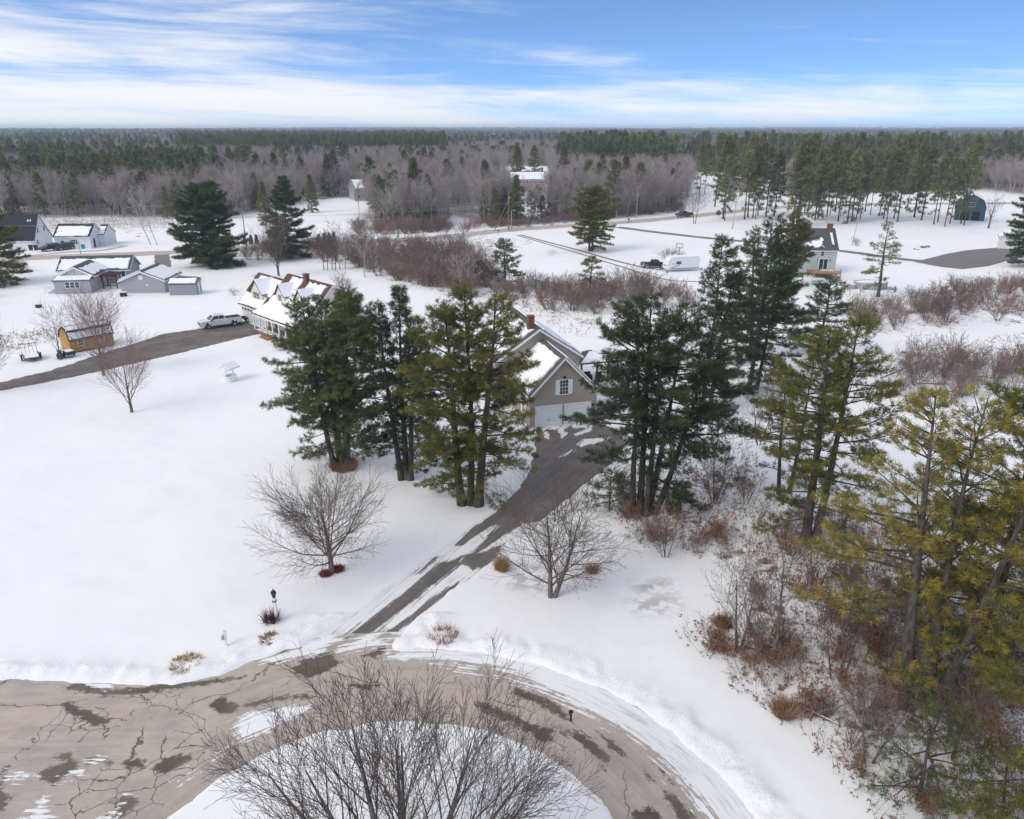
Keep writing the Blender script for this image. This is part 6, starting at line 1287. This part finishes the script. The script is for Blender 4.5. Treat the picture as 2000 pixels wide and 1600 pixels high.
# fine weeds and fallen twigs nobody could count
def weeds(polypx, n, seed, name, label, hmax, mats):
    rs = np.random.default_rng(seed); pts = np.array(scatter(polypx, n, seed)); n = len(pts); a = rs.random(n)*6.28; L = hmax*(.25+.75*rs.random(n)**1.6)
    p0 = np.stack([pts[:, 0], pts[:, 1], np.full(n, -.03)], 1); ln_ = rs.normal(0, .28, (n, 2)); p1 = p0+np.stack([ln_[:, 0]*L, ln_[:, 1]*L, L], 1)
    segs = np.concatenate([p0, p1, np.full((n, 1), .009), np.full((n, 1), .004)], 1); br = []
    for k in range(3):
        f = .4+.5*rs.random((n, 1)); b0 = p0+(p1-p0)*f; d = rs.normal(0, .35, (n, 3)); d[:, 2] = np.abs(d[:, 2])+.25; br.append(np.concatenate([b0, b0+d*L[:, None]*.45, np.full((n, 1), .006), np.full((n, 1), .003)], 1))
    V, Fq = tubes(np.concatenate([segs]+br), 3); Ft = quad_tri(Fq); fm = np.zeros(len(Ft), int)
    C = p1[rs.random(n) < .5]; C = np.concatenate([C, p0[rs.random(n) < .7]+np.array([0, 0, .06])]); Vl, Fl, _ = blades(C, np.tile([[0, 0, .2]], (len(C), 1)), np.full(len(C), .13), .05, 4, rs, 1.2, 0)
    o = link(name, np_mesh(name, np.concatenate([V, Vl]), np.concatenate([Ft, Fl+len(V)]), mats, np.concatenate([fm, np.ones(len(Fl), int)]))); return tag(o, label, 'weeds', kind='stuff')
weeds([(1205, 890), (1300, 930), (1480, 900), (1510, 1080), (1440, 1100), (1290, 1085), (1210, 1050)], 900, 21, 'dry_weeds', 'dry red brown weeds below the fanned pine', 1.1, [B_red, B_dead])
weeds([(1320, 1240), (1400, 1200), (1480, 1060), (1560, 1000), (1900, 1000), (2100, 1100), (2100, 1650), (1740, 1640), (1560, 1440), (1450, 1370)], 2600, 22, 'dry_weeds', 'dry weeds and twigs of the lower right thicket', 1.5, [B_twig, B_dead])
weeds([(1000, 600), (1250, 600), (1150, 660), (1080, 650)], 300, 23, 'dry_weeds', 'thin weeds behind the tan house', .8, [B_twig, B_grass])
weeds([(80, 430), (340, 428), (340, 446), (215, 448), (90, 455)], 1500, 24, 'dry_weeds', 'rusty meadow weeds behind the white cottage', 2.2, [B_red, B_dead])
weeds([(0, 655), (115, 642), (110, 668), (0, 690)], 240, 25, 'dry_weeds', 'sparse weeds on the bank above the utility trailer', .6, [B_red, B_dead])
weeds([(900, 480), (960, 470), (1010, 480), (960, 510), (910, 530)], 500, 26, 'dry_weeds', 'rusty grass on the slope beside the hedge', 1.0, [B_red, B_grass])

# ---- forest
conif = []      # conifer prototypes
for k in range(6):
    if k < 4: tr, lb_, (V, Fc, tint) = pine_parts(700+k, 20, 3.9, 8.5 if k % 2 else 3.5, [(0, 0, .3, 0, 1)], dens=.30, K=8, ln=1.0, wd=.085, dead=6, r0=.24, whorl=1.05, gap=.1)
    else: tr, lb_, (V, Fc, tint) = pine_parts(700+k, 16, 3.4, 1.0, ONE, dens=.34, K=8, ln=.9, wd=.085, dead=0, r0=.2, whorl=.8, gap=.02, topround=.95)
    Vt, Ft = tubes(tr[0]+[s_ for s_ in lb_ if s_[6] > .02], 4); Vb, Fb = Vt, quad_tri(Ft)
    conif.append(((Vb, Fb), (V, Fc, tint)))
conif_me = [np_mesh('pine_tree', np.concatenate([a[0], b_[0]]), np.concatenate([a[1], b_[1]+len(a[0])]), [B_pine, FO['far']], np.concatenate([np.zeros(len(a[1]), int), np.ones(len(b_[1]), int)]), fattr={'tint': np.concatenate([np.zeros(len(a[1])), b_[2]])}) for a, b_ in conif]
conif_tr = [np_mesh('trunk', *a, [B_pine]) for a, b_ in conif]; conif_cr = [np_mesh('crown', b_[0], b_[1], [FO['far']], fattr={'tint': b_[2]}) for a, b_ in conif]
decid_me = []
for k in range(7):
    trunks, rest, sc_ = bare_parts(800+k, 14, .11, dict(levels=3, kids=[11, 7, 5, 2], ang=[34, 30, 32, 34], len=[.62, .5, .55, .5], start=[.30, .2, .15, .15], step=[1.4, .9, .7, .6, .5], rmin=.020), [(0, 0, .05*(k-3), 0, 1)] if k % 3 else [(-.2, 0, -.10, 0, 1), (.4, 0, .12, 0, .9)])
    Va, Fa = join_tubes([sum(trunks, [])]+rest, (4, 3, 3, 3)); decid_me.append(np_mesh('bare_tree', Va*sc_, quad_tri(Fa), [B_pale if k in (2, 5) else B_wood]))
# where trees stand
rs = np.random.default_rng(77)
def ring_pts(r0, r1, area):
    n = int(.76*(r1*r1-r0*r0)/area); r = np.sqrt(rs.uniform(r0*r0, r1*r1, n)); a = rs.uniform(-.74, .74, n); return np.stack([r*np.sin(a), r*np.cos(a)], 1)
PT = np.concatenate([ring_pts(185, 420, 17), ring_pts(420, 800, 24), ring_pts(800, 1700, 75), ring_pts(1700, 4000, 420), ring_pts(4000, 7600, 1500)])
x, y = PT[:, 0], PT[:, 1]; d = np.hypot(x, y); bx, by = to_px(x, y, 0*x)
ok = by < np.interp(bx, ex, ey)-rs.uniform(0, 3, len(x))
for p in CLEARW: ok &= ~(poly_sdf(x, y, p) < 0)
x, y, d, bx, by = x[ok], y[ok], d[ok], bx[ok], by[ok]
nz = fbm(x, y, 170, 51, 3); nz2 = fbm(x, y, 45, 57, 2)
pc = np.clip((nz-.52)*5, .09, .8)*np.where(nz2 > .42, 1.15, .35)
hc = rs.uniform(9, 19, len(x))
def region(x0, x1, y0, y1, p_, h0, h1):
    m = (bx > x0) & (bx < x1) & (by > y0) & (by < y1); pc[m] = p_*np.where(nz2[m] > .5, 1.25, .5); hc[m] = rs.uniform(h0, h1, m.sum())
region(350, 870, 281, 318, .7, 13, 22); region(930, 1075, 418, 450, .75, 7, 12); region(745, 870, 396, 436, .45, 10, 14); region(1090, 1320, 318, 352, .36, 13, 25); region(1340, 2000, 318, 372, .15, 15, 24); region(1090, 1340, 352, 420, .12, 12, 18); region(870, 1090, 300, 410, .10, 11, 16)
isc = rs.random(len(x)) < pc; isc[d > 1700] = rs.random((d > 1700).sum()) < np.clip((nz[d > 1700]-.3)*2.2, .15, .85)
hd_ = rs.uniform(10.5, 15.5, len(x)); far = np.clip((d-1500)/2500, 0, 1); 
hgt = np.where(isc, hc, hd_); zz = hills(x, y)
# keep far crowns from climbing over the true horizon line
order = np.argsort(d)
# trees the photograph lets one pick out
STAND = [(1550+a/4.444, 220+b_/4.444) for a, b_ in ((185, 935), (210, 920), (285, 905), (315, 895), (385, 945), (405, 900), (465, 955), (500, 945), (540, 940), (575, 930), (665, 890), (745, 895), (780, 920), (805, 950), (870, 920), (900, 950), (1045, 910), (1110, 935), (1215, 970), (1250, 950), (1310, 990), (1355, 965), (1450, 965), (1480, 980), (20, 1000), (120, 870), (360, 865), (160, 800), (980, 860), (620, 860))]
STAND += [(1200+a/5, 220+b_/5) for a, b_ in ((1060, 1040), (1075, 1060), (1270, 1045), (1300, 1025), (1350, 1030), (1375, 1040), (1400, 1005), (1480, 1020), (1560, 1010), (1735, 1110), (1790, 1130), (1855, 980), (1890, 980), (1960, 1050), (830, 820), (880, 790), (980, 920), (1110, 880), (1230, 800))]
R = random.Random(5)
for k, q in enumerate(STAND):
    c_ = gp(*q); i = R.choice((1, 3, 1, 3, 0)); h_ = R.uniform(18, 25.5); o = empty('pine_tree', c_, R.random()*6.28, 'tall bare trunked pine in the open stand right of the street' if q[0] > 1560 else 'thin trunked pine on the verge left of the open stand', 'pine tree', 'pines of the open stand' if q[0] > 1560 else 'pines of the street verge')
    s_ = h_/20; o.scale = (s_*R.uniform(.62, .95),)*2+(s_,); link('trunk', conif_tr[i], o); link('crown', conif_cr[i], o)
for k, q in enumerate(((1100, 352), (1118, 345), (1010, 372), (1042, 366), (975, 400), (1050, 430), (1078, 425), (1008, 440), (967, 440), (948, 436), (772, 420), (790, 432), (815, 425), (838, 430), (735, 425), (610, 415), (520, 440))):
    c_ = gp(*q); i = R.choice((4, 5, 0)); h_ = R.uniform(9, 13) if q[1] > 390 else R.uniform(17, 20); o = empty('spruce_tree', c_, R.random()*6.28, 'dark evergreen at the near edge of the woods', 'evergreen tree', 'evergreens at the near woods edge'); s_ = h_/(16 if i > 3 else 20)*1.1; o.scale = (s_,)*3; link('trunk', conif_tr[i], o); link('crown', conif_cr[i], o)
ZN = lambda v: 'behind the white houses at left' if v < 330 else 'behind the tall street pines' if v < 600 else 'left of the trodden snow path' if v < 870 else 'behind the braced utility pole' if v < 1080 else 'behind the lone snow field pine' if v < 1345 else 'behind the open pine stand'
oc = [i for i in order if isc[i]]; od = [i for i in order if not isc[i]]
ind_c = oc[:230]; ind_d = od[:290]; taken = set(ind_c) | set(ind_d)
for i in ind_c:
    k = int(rs.integers(0, 6)); o = link('pine_tree', conif_me[k]); o.location = (x[i], y[i], 0); s_ = hgt[i]/(20 if k < 4 else 16); o.scale = (s_, s_, s_); o.rotation_euler = (0, 0, rs.random()*6.28); tag(o, 'evergreen among the bare trees '+ZN(bx[i]), 'evergreen tree', 'evergreens '+ZN(bx[i]))
for i in ind_d:
    k = int(rs.integers(0, 7)); o = link('bare_tree', decid_me[k]); o.location = (x[i], y[i], 0); s_ = hgt[i]/14; o.scale = (s_, s_, s_); o.rotation_euler = (0, 0, rs.random()*6.28); tag(o, 'thin bare grey tree in the woods '+ZN(bx[i]), 'tree', 'bare trees of the woods '+ZN(bx[i]))
def inst(name, label, cat, co, scl, meshes, coll_name):
    """one object: points that carry plant meshes through geometry nodes"""
    coll = bpy.data.collections.new(coll_name); n = len(co)
    for m_ in meshes: coll.objects.link(bpy.data.objects.new(m_.name, m_))
    me = bpy.data.meshes.new(name); me.vertices.add(n); me.vertices.foreach_set('co', np.asarray(co, np.float32).ravel())
    a = me.attributes.new('scl', 'FLOAT_VECTOR', 'POINT'); a.data.foreach_set('vector', np.asarray(scl, np.float32).ravel())
    a = me.attributes.new('rot', 'FLOAT_VECTOR', 'POINT'); a.data.foreach_set('vector', np.stack([np.zeros(n), np.zeros(n), rs.random(n)*6.28], 1).astype(np.float32).ravel())
    a = me.attributes.new('pick', 'INT', 'POINT'); a.data.foreach_set('value', rs.integers(0, len(meshes), n).astype(np.int32))
    o = link(name, me); ng = bpy.data.node_groups.new(name, 'GeometryNodeTree'); ng.interface.new_socket('Geometry', in_out='INPUT', socket_type='NodeSocketGeometry'); ng.interface.new_socket('Geometry', in_out='OUTPUT', socket_type='NodeSocketGeometry')
    N = ng.nodes; gi = N.new('NodeGroupInput'); go = N.new('NodeGroupOutput'); ci = N.new('GeometryNodeCollectionInfo'); ci.inputs['Collection'].default_value = coll; ci.inputs['Separate Children'].default_value = True; ci.inputs['Reset Children'].default_value = True
    ip = N.new('GeometryNodeInstanceOnPoints'); ip.inputs['Pick Instance'].default_value = True
    def at(nm, dt): q = N.new('GeometryNodeInputNamedAttribute'); q.data_type = dt; q.inputs['Name'].default_value = nm; return q.outputs['Attribute']
    L = ng.links; L.new(gi.outputs[0], ip.inputs['Points']); L.new(ci.outputs[0], ip.inputs['Instance']); L.new(at('pick', 'INT'), ip.inputs['Instance Index']); L.new(at('rot', 'FLOAT_VECTOR'), ip.inputs['Rotation']); L.new(at('scl', 'FLOAT_VECTOR'), ip.inputs['Scale']); L.new(ip.outputs[0], go.inputs[0])
    md = o.modifiers.new('plants', 'NODES'); md.node_group = ng
    return tag(o, label, cat, kind='stuff')
def instanced(name, label, idx, meshes, base_h, coll_name):
    idx = np.array(idx); wide = 1+far[idx]*1.3
    return inst(name, label, 'woods', np.stack([x[idx], y[idx], zz[idx]-.1], 1), (hgt[idx]/base_h)[:, None]*np.stack([wide, wide, np.ones(len(idx))], 1), meshes, coll_name)
for k, (lb, pp, n_, kinds, s0, s1) in enumerate((('tangled brush filling the hedge before the snow field', [(960, 525), (1000, 560), (1200, 564), (1340, 572), (1350, 602), (1150, 618), (1020, 600), (930, 585), (850, 572), (800, 555)], 80, ('red', 'brown'), .6, 1.3),
        ('tangled brush filling the thicket south of the street', [(640, 482), (900, 486), (955, 530), (900, 575), (760, 548), (690, 520), (600, 506), (430, 512), (430, 494)], 130, ('brown', 'red', 'brown'), .7, 1.6),
        ('tangled brush under the woods edge north of the street', [(690, 450), (860, 438), (900, 445), (960, 440), (1330, 404), (1330, 414), (960, 452), (870, 456), (700, 464)], 150, ('brown', 'red'), .7, 1.4),
        ('tangled brush of the two hedges at the right', [(1650, 612), (1860, 568), (2080, 545), (2080, 622), (1760, 648), (1690, 650)], 60, ('brown', 'red'), .6, 1.15), ('wiry brush below the hedges at the right', [(1700, 730), (1780, 690), (1880, 700), (2080, 680), (2080, 768), (1900, 778), (1730, 795)], 50, ('wand', 'brown', 'near'), .6, 1.3),
        ('low brush among the lower right saplings', [(1500, 1040), (1750, 1040), (2050, 1200), (2080, 1620), (1850, 1600), (1640, 1420), (1460, 1300)], 45, ('wand', 'near'), .5, 1.2), ('reddish brush at the left edge', [(-100, 490), (20, 515), (58, 528), (0, 575), (-100, 610)], 30, ('red', 'brown'), .7, 1.1))):
    q = np.array(scatter(pp, n_, 900+k)); s_ = rs.uniform(s0, s1, len(q)); inst('brush', lb, 'brush', np.stack([q[:, 0], q[:, 1], 0*s_], 1), np.stack([s_*1.1, s_*1.1, s_], 1), [m_ for kd in dict.fromkeys(kinds) for m_ in SH[kd]], 'brush_kinds')
instanced('woods', 'grey purple mass of bare trees reaching to the horizon', [i for i in od if i not in taken], decid_me, 14, 'bare_tree_kinds')
instanced('woods', 'dark green evergreen mass among the bare woods', [i for i in oc if i not in taken], conif_me, 19, 'evergreen_kinds')
print('forest', len(oc), len(od))
# the winter air: far woods fade to blue
hz = MB().box(-8800, 8800, -300, 9200, -6, 50).build('haze', None if False else bpy.data.materials.new('haze')); hm = hz.data.materials[0]; hm.use_nodes = True; t = NT(hm.node_tree)
vol = t.new('ShaderNodeVolumePrincipled'); vol.inputs['Color'].default_value = (.68, .84, 1.0, 1); vol.inputs['Density'].default_value = 0.00018; vol.inputs['Anisotropy'].default_value = 0.2
o = t.new('ShaderNodeOutputMaterial'); t.l.new(vol.outputs[0], o.inputs['Volume']); tag(hz, 'thin bluish winter haze over the whole landscape', 'haze', kind='stuff')
